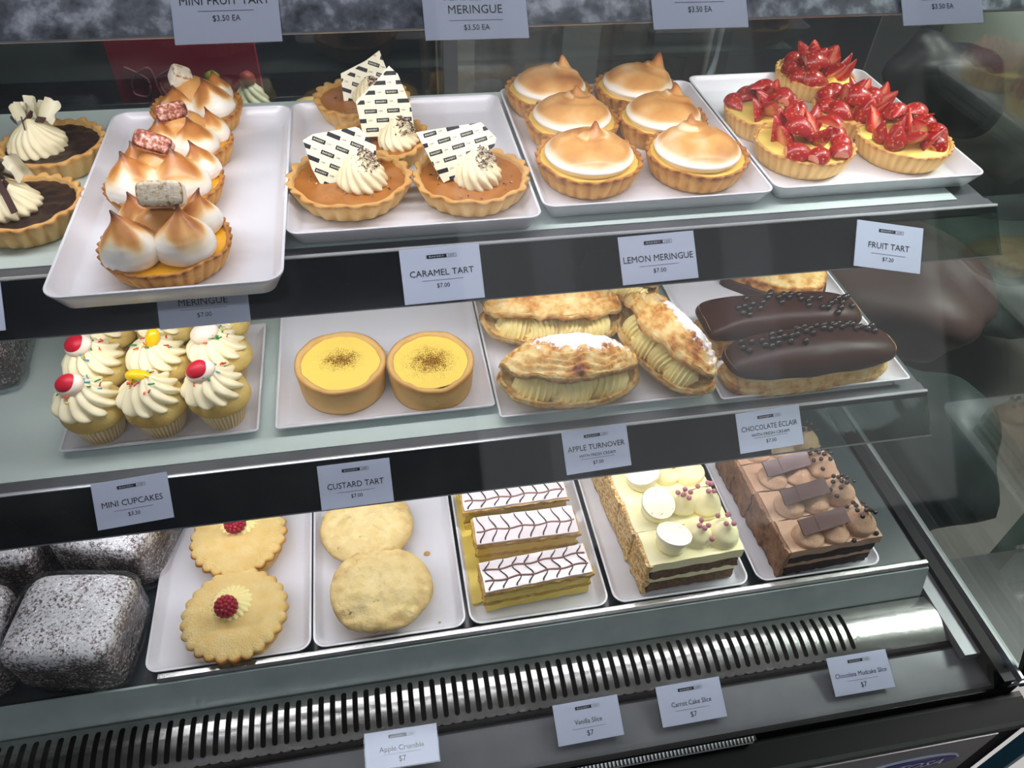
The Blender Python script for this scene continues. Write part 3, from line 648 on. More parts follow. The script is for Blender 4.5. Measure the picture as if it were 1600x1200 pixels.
# =================================================================== pastries
def nz(x, y, z, s): return noise.noise(Vector((x, y, z)) * s)
def smooth(a, b, x): x = min(1, max(0, (x - a) / (b - a))); return x * x * (3 - 2 * x)
def shell_mb(R, H, n, flute, taper, th, seed, fill, rimwave=.0008, ripple=True, brown=0.):
    """fluted tart shell: outer wall, rounded rim, inner wall down to the filling"""
    m = MB(); rows = [(taper * .0, 0, 0), (taper * .97, 0, 0)]
    for k in range(9): s = k / 8; rows.append((taper + (1 - taper) * s, s * .97, s))
    def fn(u, v):
        a = u * 2 * pi; k = v * 16
        wob = 1 + .018 * nz(cos(a) * 1.5 + seed, sin(a) * 1.5, 0, 1) * 2
        fl = abs(cos(n * a / 2)) if ripple else .5 + .5 * cos(n * a)
        hw = H * (1 + .0) + rimwave * (nz(cos(a) * 3, sin(a) * 3, seed, 1) * 3 + (fl - .5) * 1.4)
        if k <= 1: return (R * taper * k * .98 * cos(a), R * taper * k * .98 * sin(a), 0, .45 + brown)
        if k <= 11:
            s = (k - 1) / 10; r = R * (taper + (1 - taper) * s ** .8) * wob + flute * (fl - .6) * min(1, s * 3 + .4) * 1.3
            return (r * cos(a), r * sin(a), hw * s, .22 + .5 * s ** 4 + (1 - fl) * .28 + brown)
        j = k - 11   # 0..5 : rim then inside
        rr = [0, .25, .8, 1.05, 1.1, 1.25][min(5, int(round(j)))]; zz = [1, 1.04, 1.03, .95, fill - .12, fill - .2][min(5, int(round(j)))]
        tt = [.75, .7, .62, .55, .4, .3][min(5, int(round(j)))]
        r = R * wob + flute * (fl - .6) * (1.3 - .9 * min(1, rr)) - th * rr
        return (r * cos(a), r * sin(a), hw * zz if zz > .9 else H * zz, tt + brown)
    m.grid(fn, max(120, n * 7), 16, cu=True); return m
def disc_mb(R, z, amp, seed, sc=60, dome=0., edge=.0):
    m = MB()
    def fn(u, v):
        a = u * 2 * pi; r = R * v; x, y = r * cos(a), r * sin(a)
        return (x, y, z + amp * nz(x, y, seed, sc) + dome * (1 - v * v) - edge * v ** 8, v)
    m.grid(fn, 72, 20, cu=True); return m
def rosette(m, c, r, h, turns=2.2, lobes=8, rad=.34, tip=True, sc=(1, 1), ph=0., depth=.2, lean=(0, 0)):
    n = int(56 * turns / 2 + 26); path = []; rr = []
    for i in range(n):
        t = i / (n - 1); a = ph + t * turns * 2 * pi; q = r * (1 - rad) * (1 - t) ** .75
        z = h * (.22 + .78 * t ** 1.1) if tip else h * (.3 + .5 * t)
        path.append(Vector((c[0] + q * cos(a) * sc[0] + lean[0] * t, c[1] + q * sin(a) * sc[1] + lean[1] * t, c[2] + z)))
        rr.append(r * rad * (1 - .62 * t) * (1 if t < .9 else (1 - t) / .1 * .8 + .2) * min(1, .45 + t * 9))
    # soft core under the coil
    m.sweep(path, rr, 32, lobes, depth, twist=turns * 9)
    m.ball((c[0] + lean[0] * .3, c[1] + lean[1] * .3, c[2] + h * .2), r * .62, 16, 10, sc=(sc[0], sc[1], h / r * .75))
def twistcone(m, c, r, h, lobes=11, tw=2.6, lean=(0, 0), fat=1.0, bulge=.55, depth=.10, ph=0.):
    """closed star piped rosette seen as one ribbed swirl"""
    def fn(u, v):
        a = u * 2 * pi; s = v
        R = r * (sin(pi * min(1, .22 + s * .78)) ** .55 * (1 - s) ** .25 * (1 - .42 * s) + .02) * fat
        R *= 1 + depth * (abs(cos(lobes * a / 2 + tw * s * pi + ph)) - .5) * 2 * (1 - s * .5)
        step = .5 + .5 * sin(a + s * 4 * pi + ph); R *= 1 + .06 * (step - .5)
        return (c[0] + R * cos(a) + lean[0] * s * s, c[1] + R * sin(a) + lean[1] * s * s, c[2] + h * s ** 1.05)
    m.grid(fn, 110, 34, cu=True)

# ---- marshmallow meringue tarts on the overhanging tray
def kiss(m, c, r, h, bend, seed, toast=1.):
    def fn(u, v):
        a = u * 2 * pi
        pr = [(0, 0), (.84, 0), (.98, .09), (1.0, .22), (.95, .36), (.84, .48), (.68, .59), (.50, .68), (.34, .76), (.20, .84), (.10, .92), (.035, 1.0)]
        k = v * (len(pr) - 1); i = min(len(pr) - 2, int(k)); f = k - i
        q = pr[i][0] + (pr[i + 1][0] - pr[i][0]) * f; z = pr[i][1] + (pr[i + 1][1] - pr[i][1]) * f
        rr = r * q * (1 + .07 * nz(cos(a), sin(a), seed + z, 1.6)); b = max(0, z - .5) ** 2 * 2
        x = rr * cos(a) + bend[0] * b; y = rr * sin(a) + bend[1] * b
        t = smooth(.30, .75, z + .28 * nz(cos(a) * .8, sin(a) * .8, seed * 2 + z, 1.5)) * .78 + smooth(.8, 1, z) * .34
        return (c[0] + x, c[1] + y, c[2] + h * z, t * toast)
    m.grid(fn, 40, 44, cu=True)
def meringue_tart(px, LRB, R, label, mallow, rz, lay):
    H = .021; z0 = S1Z + .006 + TF - .0004; fx, fy, R = fitc(*LRB, z0, H, .80); R -= .0012; kk = R / .055
    t = thing('meringue_tart', label, 'tart', (fx, fy, z0), 0, 'marshmallow meringue tarts')
    sd = px * .1
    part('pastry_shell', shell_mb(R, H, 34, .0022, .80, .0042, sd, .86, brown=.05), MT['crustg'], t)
    part('lemon_curd', disc_mb(R - .0035, H * .88, .0006, sd, 90), MT['lemon'], t)
    for i, (x, y, r, h, bx, by) in enumerate(lay):
        m = MB(); kiss(m, (0, 0, 0), r * kk, h * kk, (bx, by), sd + i * 3.1)
        part('meringue_kiss', m, MT['toast'], t, loc=(x * kk, y * kk, H * .84))
    m = MB()     # soft joins between the piped kisses, under the marshmallow
    m.ball((0, .004, H * .9 + .010), .021, 24, 14, sc=(1.1, .95, .95), f=lambda d: 1 + .1 * noise.noise(d * 2 + Vector((sd, 0, 0))), t=.6)
    part('meringue_middle', m, MT['toast'], t)
    mx, my, mz, w, d, h, rx, ry, rzz = mallow[1]; mx *= kk; my *= kk; mz = H + (mz - H) * kk; w *= kk; d *= kk; h *= kk
    m = MB()
    def fn(u, v):
        a = u * 2 * pi; e = (v - .5) * pi; c_, s_ = cos(e), sin(e)
        sg = lambda q, p_: (abs(q) ** p_) * (1 if q >= 0 else -1)
        x = w * sg(cos(a), .45) * sg(c_, .35); y = d * sg(sin(a), .45) * sg(c_, .35); z = h * sg(s_, .4)
        k = max(abs(x) / w, abs(y) / d) 
        return (x, y, z, (.30 if mallow[0] == 'mallow' else .15) + (.35 if mallow[0] == 'mallow' else .22) * (s_ > .3) + .25 * (abs(s_) > .3) * smooth(.75, 1, k) + .25 * nz(x, y, z + sd, 180))
    m.grid(fn, 44, 26, cu=True)
    part('marshmallow', m, MT[mallow[0]], t, loc=(mx, my, mz), rot=(rx, ry, rzz)); return t
kl = [(-.0235, -.021, .0245, .046, -.012, .008), (.019, -.017, .0255, .044, .004, .012), (-.022, .022, .021, .038, -.008, .006), (.026, .021, .020, .037, .012, .01)]
meringue_tart(258, (151, 365, 457), .0560, 'toasted meringue tart nearest the front on the overhanging tray, with a cream coloured marshmallow', ('mallowc', (.007, .004, .063, .0185, .011, .0145, .95, .06, .05)), 0, kl)
kl2 = [(-.0225, -.018, .026, .043, -.008, .006), (.019, -.018, .0265, .043, -.006, .012), (-.024, .020, .020, .034, -.006, .006), (.034, .012, .018, .034, -.014, .012)]
meringue_tart(262, (160, 353, 353), .0545, 'second meringue tart from the front, topped by a tilted pink toasted marshmallow', ('mallow', (-.001, .004, .057, .0175, .009, .009, .75, .28, -.25)), 0, kl2)
kl3 = [(-.022, -.018, .024, .042, .002, .004), (.016, -.018, .026, .040, -.008, .010), (-.022, .020, .020, .034, 0, .006), (.034, .010, .018, .038, -.010, .012)]
meringue_tart(296, (212, 366, 281), .0530, 'third meringue tart from the front, with a dark pink speckled marshmallow', ('mallow', (-.007, .004, .054, .018, .011, .011, .7, -.1, .2)), 0, kl3)
kl4 = [(-.018, -.014, .022, .036, -.002, .004), (.021, -.012, .026, .042, -.012, .010), (-.018, .020, .018, .030, 0, .006), (.024, .024, .018, .036, -.004, .01)]
meringue_tart(322, (232, 381, 222), .0500, 'rearmost meringue tart with a small brown toasted marshmallow', ('mallowc', (-.012, .008, .054, .012, .012, .011, .3, .5, .4)), 0, kl4)

# ---- caramel tarts with printed shards
def clip_poly(sub, clip):
    def side(p, a, b): return (b[0] - a[0]) * (p[1] - a[1]) - (b[1] - a[1]) * (p[0] - a[0])
    out = sub
    for i in range(len(clip)):
        a, b = clip[i], clip[(i + 1) % len(clip)]; inp = out; out = []
        for k in range(len(inp)):
            p, q = inp[k - 1], inp[k]; sp, sq = side(p, a, b), side(q, a, b)
            if (sp >= 0) != (sq >= 0): f = sp / (sp - sq); out.append((p[0] + (q[0] - p[0]) * f, p[1] + (q[1] - p[1]) * f))
            if sq >= 0: out.append(q)
        if not out: return []
    return out
def inside(p, poly):
    c = False
    for i in range(len(poly)):
        a, b = poly[i], poly[i - 1]
        if (a[1] > p[1]) != (b[1] > p[1]) and p[0] < (b[0] - a[0]) * (p[1] - a[1]) / (b[1] - a[1]) + a[0]: c = not c
    return c
def shard(t, pts, ang, loc, rot, seed):
    """pts: convex outline (counter clockwise) in metres, local x,y; printed face +z"""
    sh = MB(); sh.poly(pts, .0016)
    o = part('printed_shard', sh, MT['wchoc'], t, False, loc=loc, rot=rot)
    m = MB(); w = MB(); ca, sa = cos(ang), sin(ang); r_ = random.Random(seed)
    def tr(x, y): return (x * ca - y * sa, x * sa + y * ca)
    for j in range(-12, 13):
        for i in range(-5, 6):
            x0 = i * .0225 + (j % 2) * .0112; y0 = j * .0088
            rect = [tr(x0 + a, y0 + b) for a, b in ((0, 0), (.0125, 0), (.0125, .0040), (0, .0040))]
            q = clip_poly(rect, pts)
            if len(q) >= 3:
                b = len(m.v)
                for (x, y) in q: m.v.append((x, y, .00172)); m.t.append(0)
                m.f.append(tuple(b + k for k in range(len(q))))
            if all(inside(p_, pts) for p_ in rect):
                xf = Matrix.Translation((tr(x0 + .00625, y0 + .0012)[0], tr(x0 + .00625, y0 + .0012)[1], .0018)) @ Matrix.Rotation(ang, 4, 'Z')
                lettering(w, 'BAKERY', 0, 0, .0018, .0098, 0, xf)
            c = tr(x0 + .0162, y0 + .0012)
            if inside(c, pts) and inside(tr(x0 + .019, y0 + .003), pts) and inside(tr(x0 + .0135, y0), pts):
                lettering(m, '109', 0, 0, .0018, .0038, 0, Matrix.Translation((c[0], c[1], .0018)) @ Matrix.Rotation(ang, 4, 'Z'))
    part('shard_print', m, MT['ink'], o, False)
    if w.v: part('shard_lettering', w, MT['wchoc'], o, False)
def caramel_tart(px, LRB, R, label, ros, shp, seed, lean=(0, 0)):
    H = .0215; fx, fy, R = fitc(*LRB, S1Z + TF, H, .78); R -= .0012; t = thing('caramel_tart', label, 'tart', (fx, fy, S1Z + TF), 0, 'caramel tarts')
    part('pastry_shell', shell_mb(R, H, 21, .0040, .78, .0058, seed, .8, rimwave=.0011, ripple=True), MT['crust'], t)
    part('caramel_filling', disc_mb(R - .0052, H * .80, .0007, seed, 70), MT['caramel'], t)
    m = MB(); twistcone(m, (ros[0], ros[1], H * .76), ros[2], ros[3], lobes=13, tw=2.2, lean=lean, depth=.09, ph=seed)
    part('cream_rosette', m, MT['cream'], t)
    sm = MB(); r_ = random.Random(seed + 5)
    cx, cy, cz = ros[0] + lean[0] * .6, ros[1] + lean[1] * .6, H * .76 + ros[3]
    for k in range(230):
        a = r_.uniform(0, 2 * pi); q = ros[2] * .62 * sqrt(r_.random()); x, y = cx + q * cos(a) + .004, cy + q * sin(a)
        z = H * .76 + ros[3] * (1 - (q / ros[2]) ** 1.4 * .95) + r_.uniform(0, .0012)
        if k % 9 == 0: q2 = R * .75 * sqrt(r_.random()); x, y, z = q2 * cos(a), q2 * sin(a), H * .8 + .0009
        xf = Matrix.Translation((x, y, z)) @ Matrix.Rotation(r_.uniform(0, 6), 4, 'Z') @ Matrix.Rotation(r_.uniform(-.8, .8), 4, 'Y')
        l = r_.uniform(.0006, .0022); sm.box(-l, l, -.0005, .0005, -.0002, .0003, 0, xf)
    o = part('chocolate_shavings', sm, MT['shav'], t, False); o['kind'] = 'stuff'
    if shp: shard(t, *shp)
    return t
caramel_tart(545, (447, 643, 348), .0560, 'front left caramel tart, its printed shard leaning left', (.012, -.005, .0260, .034), ([(-.014, -.026), (.002, -.018), (.030, -.002), (.033, .010), (.020, .030), (-.022, .030), (-.032, .026), (-.030, .0), (-.026, -.014)], -.55, (-.004, .010, .030), (radians(54), radians(-4), radians(6)), 3), 2, (-.004, .002))
caramel_tart(735, (644, 828, 341), .0550, 'front right caramel tart, its printed shard leaning back over the cream', (.006, -.004, .0250, .033), ([(-.010, -.030), (.012, -.020), (.040, .004), (.042, .012), (.028, .026), (-.010, .020), (-.034, .016), (-.026, .0), (-.018, -.016)], .28, (-.016, .012, .040), (radians(52), radians(4), radians(0)), 5), 4, (-.002, .002))
caramel_tart(634, (519, 672, 273), .0470, 'middle caramel tart with the tallest printed shard', (.016, -.008, .0225, .029), ([(-.026, -.022), (.026, -.022), (.024, .006), (.014, .036), (.006, .044), (-.006, .032), (-.030, .012)], .0, (.008, .006, .043), (radians(58), 0, 0), 7), 6)
caramel_tart(556, (489, 640, 206), .0480, 'rearmost caramel tart, partly hidden behind the tallest shard', (.008, .000, .0200, .026), ([(-.024, -.020), (.020, -.022), (.028, .004), (.020, .030), (.004, .020), (-.024, .008)], -.35, (.004, .010, .034), (radians(60), 0, 0), 9), 8)

# ---- lemon meringue tarts
def lemon_tart(px, LRB, R, label, seed, peak, rot):
    H = .0225; fx, fy, R = fitc(*LRB, S1Z + TF, H, .82); R -= .0010; t = thing('lemon_meringue_tart', label, 'tart', (fx, fy, S1Z + TF), rot, 'lemon meringue tarts')
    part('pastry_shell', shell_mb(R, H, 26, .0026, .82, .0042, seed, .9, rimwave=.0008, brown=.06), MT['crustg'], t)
    part('lemon_filling', disc_mb(R - .0034, H * .93, .0006, seed, 80), MT['lemonp'], t)
    m = MB(); Rm = R * .84; pk = peak
    def fn(u, v):
        a = u * 2 * pi; q = min(1, v * 1.12); over = max(0, v * 1.12 - 1) / .12
        r = Rm * (q ** .9) - over * .004; hb = .0155 * (1 - q ** 3.2) - over * .0065
        x, y = r * cos(a), r * sin(a)
        dx, dy = x - pk[0], y - pk[1]; d = sqrt(dx * dx + dy * dy)
        hb += pk[2] * math.exp(-(d / .0085) ** 1.25) + .0022 * sin(d * 520 + a) * math.exp(-(d / .018) ** 2)
        hb += .0012 * nz(x, y, seed, 45) * (1 - q)
        k = math.exp(-(d / .007) ** 2); x += pk[3] * k * .7; y += pk[4] * k * .7
        t_ = .10 + .50 * smooth(1.0, .80, q) + .22 * nz(x, y, seed + 3, 42) + .25 * math.exp(-(d / .004) ** 2) - .22 * math.exp(-((d - .013) / .003) ** 2) * (sin(a * 2 + seed) > 0)
        if q > .93: t_ *= .35
        return (x, y, hb, max(0, t_))
    m.grid(fn, 96, 60, cu=True)
    part('meringue_top', m, MT['toast'], t, loc=(0, 0, H * .93 + .006)); return t
for px, LRB, R, lab, sd, pk in [
    (921, (835, 1005, 313), .0545, 'front left lemon meringue tart with a small central peak', 1.3, (.004, .004, .011, .002, .006)),
    (1090, (1006, 1172, 304), .0540, 'front right lemon meringue tart with an off-centre pulled peak', 2.7, (-.002, .018, .011, -.004, .004)),
    (892, (819, 968, 245), .0525, 'middle left lemon meringue tart with a curved dark swirl', 3.9, (.010, .012, .008, -.006, .004)),
    (1038, (964, 1107, 241), .0540, 'middle right lemon meringue tart', 5.1, (.018, .014, .009, -.002, .006)),
    (861, (790, 927, 194), .0540, 'rear left lemon meringue tart with a folded peak', 6.6, (.020, .012, .013, -.006, .002)),
    (1000, (929, 1062, 189), .0510, 'rear right lemon meringue tart with a pointed peak', 8.2, (.024, .008, .016, .002, .004))]:
    lemon_tart(px, LRB, R, lab, sd, pk, 0)

# ---- strawberry tarts
def berry_mesh(kind, seed):
    m = MB(); L = .0190; Wd = .0105
    def rad(s): return Wd * (sin(pi * min(1, s * .86 + .12)) ** .7) * (1.08 - .58 * s)
    span = {'half': pi, 'quarter': pi * .62, 'slice': pi * .3}[kind]
    def body(u, v):
        a = -span / 2 + span * u; s = v; r = rad(s) if s < .999 else 0
        r *= 1 + .05 * nz(a, s * 3, seed, 1.3); return (r * cos(a), r * sin(a), L * (1 - s) * 1.25 - .009, 0 if .02 < u < .98 else .3)
    m.grid(body, 20, 18)
    for sg in (0, 1):
        a = -span / 2 if sg == 0 else span / 2
        def face(u, v): r = rad(v) if v < .999 else 0; return (r * u * cos(a), r * u * sin(a), L * (1 - v) * 1.25 - .009, .95 - .75 * u ** 2 - .35 * v + .1)
        m.grid(face, 10, 18)
    def cap(u, v): a = -span / 2 + span * u; r = rad(0) * v; return (r * cos(a), r * sin(a), L * 1.25 - .009, .8)
    m.grid(cap, 16, 3)
    return m.mesh('strawberry_piece', MT['straw'], 50)
BERRY = [berry_mesh(k, s) for k, s in (('half', 1), ('half', 4), ('quarter', 7), ('quarter', 9), ('slice', 12))]
def fruit_tart(px, LRB, R, label, seed, pieces):
    H = .0215; fx, fy, R = fitc(*LRB, S1Z + TF, H, .84); R -= .0010; t = thing('strawberry_tart', label, 'tart', (fx, fy, S1Z + TF), seed, 'strawberry tarts')
    part('pastry_shell', shell_mb(R, H, 34, .0020, .84, .0036, seed, .9, rimwave=.0005), MT['crust'], t)
    part('custard_filling', disc_mb(R - .003, H * .93, .0008, seed, 90, dome=.004), MT['vcream'], t)
    r_ = random.Random(seed * 7)
    n1, n2 = pieces
    for ring, n in ((0, n1), (1, n2), (2, 1)):
        for k in range(n):
            a = 2 * pi * k / n + r_.uniform(-.14, .14) + ring * .5; q = (R * .70, R * .34, 0)[ring]
            front = sin(a) < -.05 and ring == 0
            me = BERRY[r_.choice((0, 1, 3)) if front else r_.choice((0, 1, 2, 0))]
            o = link('strawberry_piece', me, t, loc=(q * cos(a), q * sin(a), H * .95 + (.002 if front else (.014, .017, .021)[ring]) + r_.uniform(0, .002)))
            sc = r_.uniform(1.18, 1.42); o.scale = (sc, sc, sc)
            if front or (ring == 1 and r_.random() < .4):      # lying on its cut face along the rim
                M3 = Matrix.Rotation(a + pi / 2 + r_.uniform(-.5, .5), 3, 'Z') @ Matrix.Rotation(r_.uniform(-.1, .5), 3, 'X') @ Matrix.Rotation(radians(-90 + r_.uniform(-12, 12)), 3, 'Y')
            else:              # standing, tip up, cut face inward or outward
                M3 = Matrix.Rotation(a + r_.uniform(-.5, .5), 3, 'Z') @ Matrix.Rotation(radians(r_.uniform(5, 45)), 3, 'Y') @ Matrix.Rotation((0 if r_.random() < .55 else pi) + r_.uniform(-.5, .5), 3, 'Z') @ Matrix.Rotation(pi, 3, 'X')
            o.rotation_euler = M3.to_euler()
    return t
fruit_tart(1257, (1177, 1338, 283), .0520, 'front left strawberry tart', 1.0, (10, 5))
fruit_tart(1413, (1336, 1492, 273), .0515, 'front right strawberry tart at the end of the upper shelf', 2.0, (10, 5))
fruit_tart(1196, (1130, 1262, 226), .0500, 'strawberry tart at the left edge of its tray', 3.0, (10, 5))
fruit_tart(1330, (1268, 1402, 221), .0500, 'strawberry tart in the middle of its group', 4.0, (10, 5))
fruit_tart(1278, (1211, 1338, 163), .0480, 'rearmost of the strawberry tarts, highest in the picture', 5.0, (10, 5))

# ---- dark chocolate tarts at the left of the upper shelf
def choc_tart(px, LRB, R, label, seed):
    H = .0235; fx, fy, R = fitc(*LRB, S1Z, H, .80); R -= .001; t = thing('chocolate_tart', label, 'tart', (fx, fy, S1Z + .0004), 0, 'chocolate tarts with cream')
    part('pastry_shell', shell_mb(R, H, 22, .0036, .80, .0052, seed, .8, rimwave=.0010), MT['crust'], t)
    part('ganache_filling', disc_mb(R - .0048, H * .84, .0016, seed, 110), MT['ganache'], t)
    m = MB(); twistcone(m, (-.012, -.002, H * .8), .030, .030, lobes=17, tw=1.6, depth=.08, ph=seed); part('cream_rosette', m, MT['cream'], t)
    r_ = random.Random(seed)
    for k in range(5):
        m = MB(); w = .0065 + .002 * (k % 2)
        def fn(u, v): return ((u - .5) * w * 1.6 + .002 * nz(u, v, k + seed, 3), .0060 * sin(u * 3), (v - .5) * w * 2.6 + .002 * nz(v, u, k, 3))
        m.grid(fn, 8, 8); m.grid(lambda u, v: tuple(Vector(fn(u, v)) + Vector((0, .0012, 0))), 8, 8)
        part('white_chocolate_curl', m, MT['wchoc'], t, loc=(-.018 + .009 * (k % 4), .004 - .006 * (k // 3), H + .030 + .002 * (k % 2)), rot=(r_.uniform(-.5, .2), r_.uniform(-.6, .6), r_.uniform(-.9, .9)))
    for k in range(6):
        m = MB(); m.box(-.0025 - .001 * (k % 2), .0025, -.0006, .0006, -.006, .006)
        part('dark_chocolate_chip', m, MT['chocm'], t, False, loc=(-.012 + r_.uniform(-.018, .02), r_.uniform(-.018, .012), H + .018 + r_.uniform(0, .008)), rot=(r_.uniform(-1, 1), r_.uniform(-1, 1), r_.uniform(0, 3)))
    return t
choc_tart(78, (-8, 167, 289), .0560, 'chocolate tart with pale curls, behind the other at the left edge', 3)
ct = choc_tart(30, (-62, 131, 391), .0640, 'chocolate tart nearest the left edge with a dark chocolate strip across its cream', 6)
m = MB(); m.grid(lambda u, v: ((u - .5) * .0055, .002 * sin(v * 3), (v - .5) * .044), 3, 14); m.grid(lambda u, v: ((u - .5) * .0055, .0013 + .002 * sin(v * 3), (v - .5) * .044), 3, 14)
part('chocolate_strip', m, MT['chocm'], ct, loc=(-.004, -.018, .048), rot=(-.6, -.25, .2))
m = MB(); m.ball((0, 0, 0), .013, 18, 12, sc=(1.2, 1, .55), f=lambda d: 1 + .2 * noise.noise(d * 3)); part('chocolate_lump', m, MT['ganache'], ct, loc=(-.020, .004, .056))

# ---- small tarts built behind the doors in place of reflections
for px, py, colr, lab in ((338, 150, (140, 150, 60), 'small tart with green fruit standing in for a reflection in the back doors'), (392, 150, (170, 60, 50), 'small tart with red fruit standing in for a reflection in the back doors'), (482, 150, (200, 170, 60), 'small yellow tart standing in for a reflection in the back doors')):
    p = onplane(px, py, Vector((0, 1.0, 0)), NY); t = thing('reflected_tart', lab, 'tart', (p.x, 1.0, p.z - .03), 0, 'small tarts standing in for reflections')
    m = MB(); m.ball((0, 0, .012), .026, 20, 10, sc=(1, 1, .5), t=.4); part('pastry_shell', m, MT['crust'], t)
    if px < 480:
        m = MB(); twistcone(m, (0, 0, .018), .024, .036, lobes=9); part('cream_rosette', m, MT['cream'], t)
        m = MB(); m.ball((0, 0, .052), .010, 14, 10, f=lambda d: 1 + .12 * noise.noise(d * 4)); part('fruit', m, mat('fruit_' + ('green' if px < 350 else 'red'), colr, rough=.4), t)
c0, c1 = onplane(300, 178, Vector((0, 1.0, 0)), NY), onplane(540, 160, Vector((0, 1.0, 0)), NY)
m = MB(); m.box(-.9, -.02, .945, 1.06, -1.0, min(c0.z, c1.z) + .003 - .012); tag(link('back_counter', m.mesh('back_counter', mat('back_counter_top', (16, 20, 22), rough=.5), False)), 'dark counter added under the reflection tarts behind the back doors', 'counter')

# ---- wrapped cakes
FILM_N = [0]
def rbox(m, w, d, h, pw, amp, seed, nu=48, nv=30, tf=None, grow=0.):
    sg = lambda q, p_: (abs(q) ** p_) * (1 if q >= 0 else -1)
    def fn(u, v):
        a = u * 2 * pi; e = (v - .5) * pi
        x = (w / 2 + grow) * sg(cos(a), pw) * sg(cos(e), pw); y = (d / 2 + grow) * sg(sin(a), pw) * sg(cos(e), pw); z = h / 2 + (h / 2 + grow) * sg(sin(e), pw)
        k = 1 + amp * nz(x, y, z + seed, 40) ; x *= k; y *= k
        z = max(z, -.0002 if grow == 0 else .0001)
        t = smooth(.55, 1.0, z / h) * 1.0  # whiter towards the top, overhead light put into the coating colour
        return (x, y, z, t)
    m.grid(fn, nu, nv, cu=True)
def wrapped_cake(c, w, d, h, rz, label, seed, group='wrapped coconut cakes'):
    t = thing('wrapped_cake', label, 'cake', c, rz, group)
    m = MB(); rbox(m, w, d, h, .30, .05, seed); part('coated_cake', m, MT['coco'], t)
    m = MB(); rbox(m, w, d, h, .30, .06, seed, 150, 96, grow=.0030)
    def wr(p_):
        a, b, c_ = p_; q = Vector((a * 26 + 2 * nz(a, b, c_, 18), b * 60, c_ * 34 + seed)); n_ = 1 - abs(noise.noise(q)) * 3; n2 = 1 - abs(noise.noise(Vector((a * 70, b * 34 + seed, c_ * 70)))) * 3
        k = 1 + .022 * max(0, n_) ** 2 + .014 * max(0, n2) ** 2; z = h / 2 + (c_ - h / 2) * k
        return (a * k, b * k, max(.0002, z))
    m.v = [wr(p_) for p_ in m.v]
    r_ = random.Random(seed)
    f = part('plastic_film', m, MT['film'], t)
    return t
wrapped_cake((-.352, .4545, DECK + .0003), .108, .098, .078, -.16, 'wrapped coconut cake nearest the raspberry pies, front of the pile', 1)
wrapped_cake((-.468, .4545, DECK + .0003), .108, .098, .076, .08, 'wrapped coconut cake cut by the left edge, front of the pile', 3)
wrapped_cake((-.330, .576, DECK + .0003), .110, .104, .084, -.3, 'wrapped coconut cake behind the front one, under the cupcake ticket', 5)
wrapped_cake((-.462, .576, DECK + .0003), .112, .104, .084, .04, 'wrapped coconut cake at the left edge, second row', 7)
wrapped_cake((-.390, .704, DECK + .0003), .120, .105, .100, .0, 'wrapped coconut cake at the back, just under the middle rail', 9)
q = at(20, 590, S2Z); wl = wrapped_cake((q.x - .040, q.y + .035, S2Z + .0003), .105, .130, .085, .1, 'film wrapped cake at the left edge of the middle shelf', 12, None)

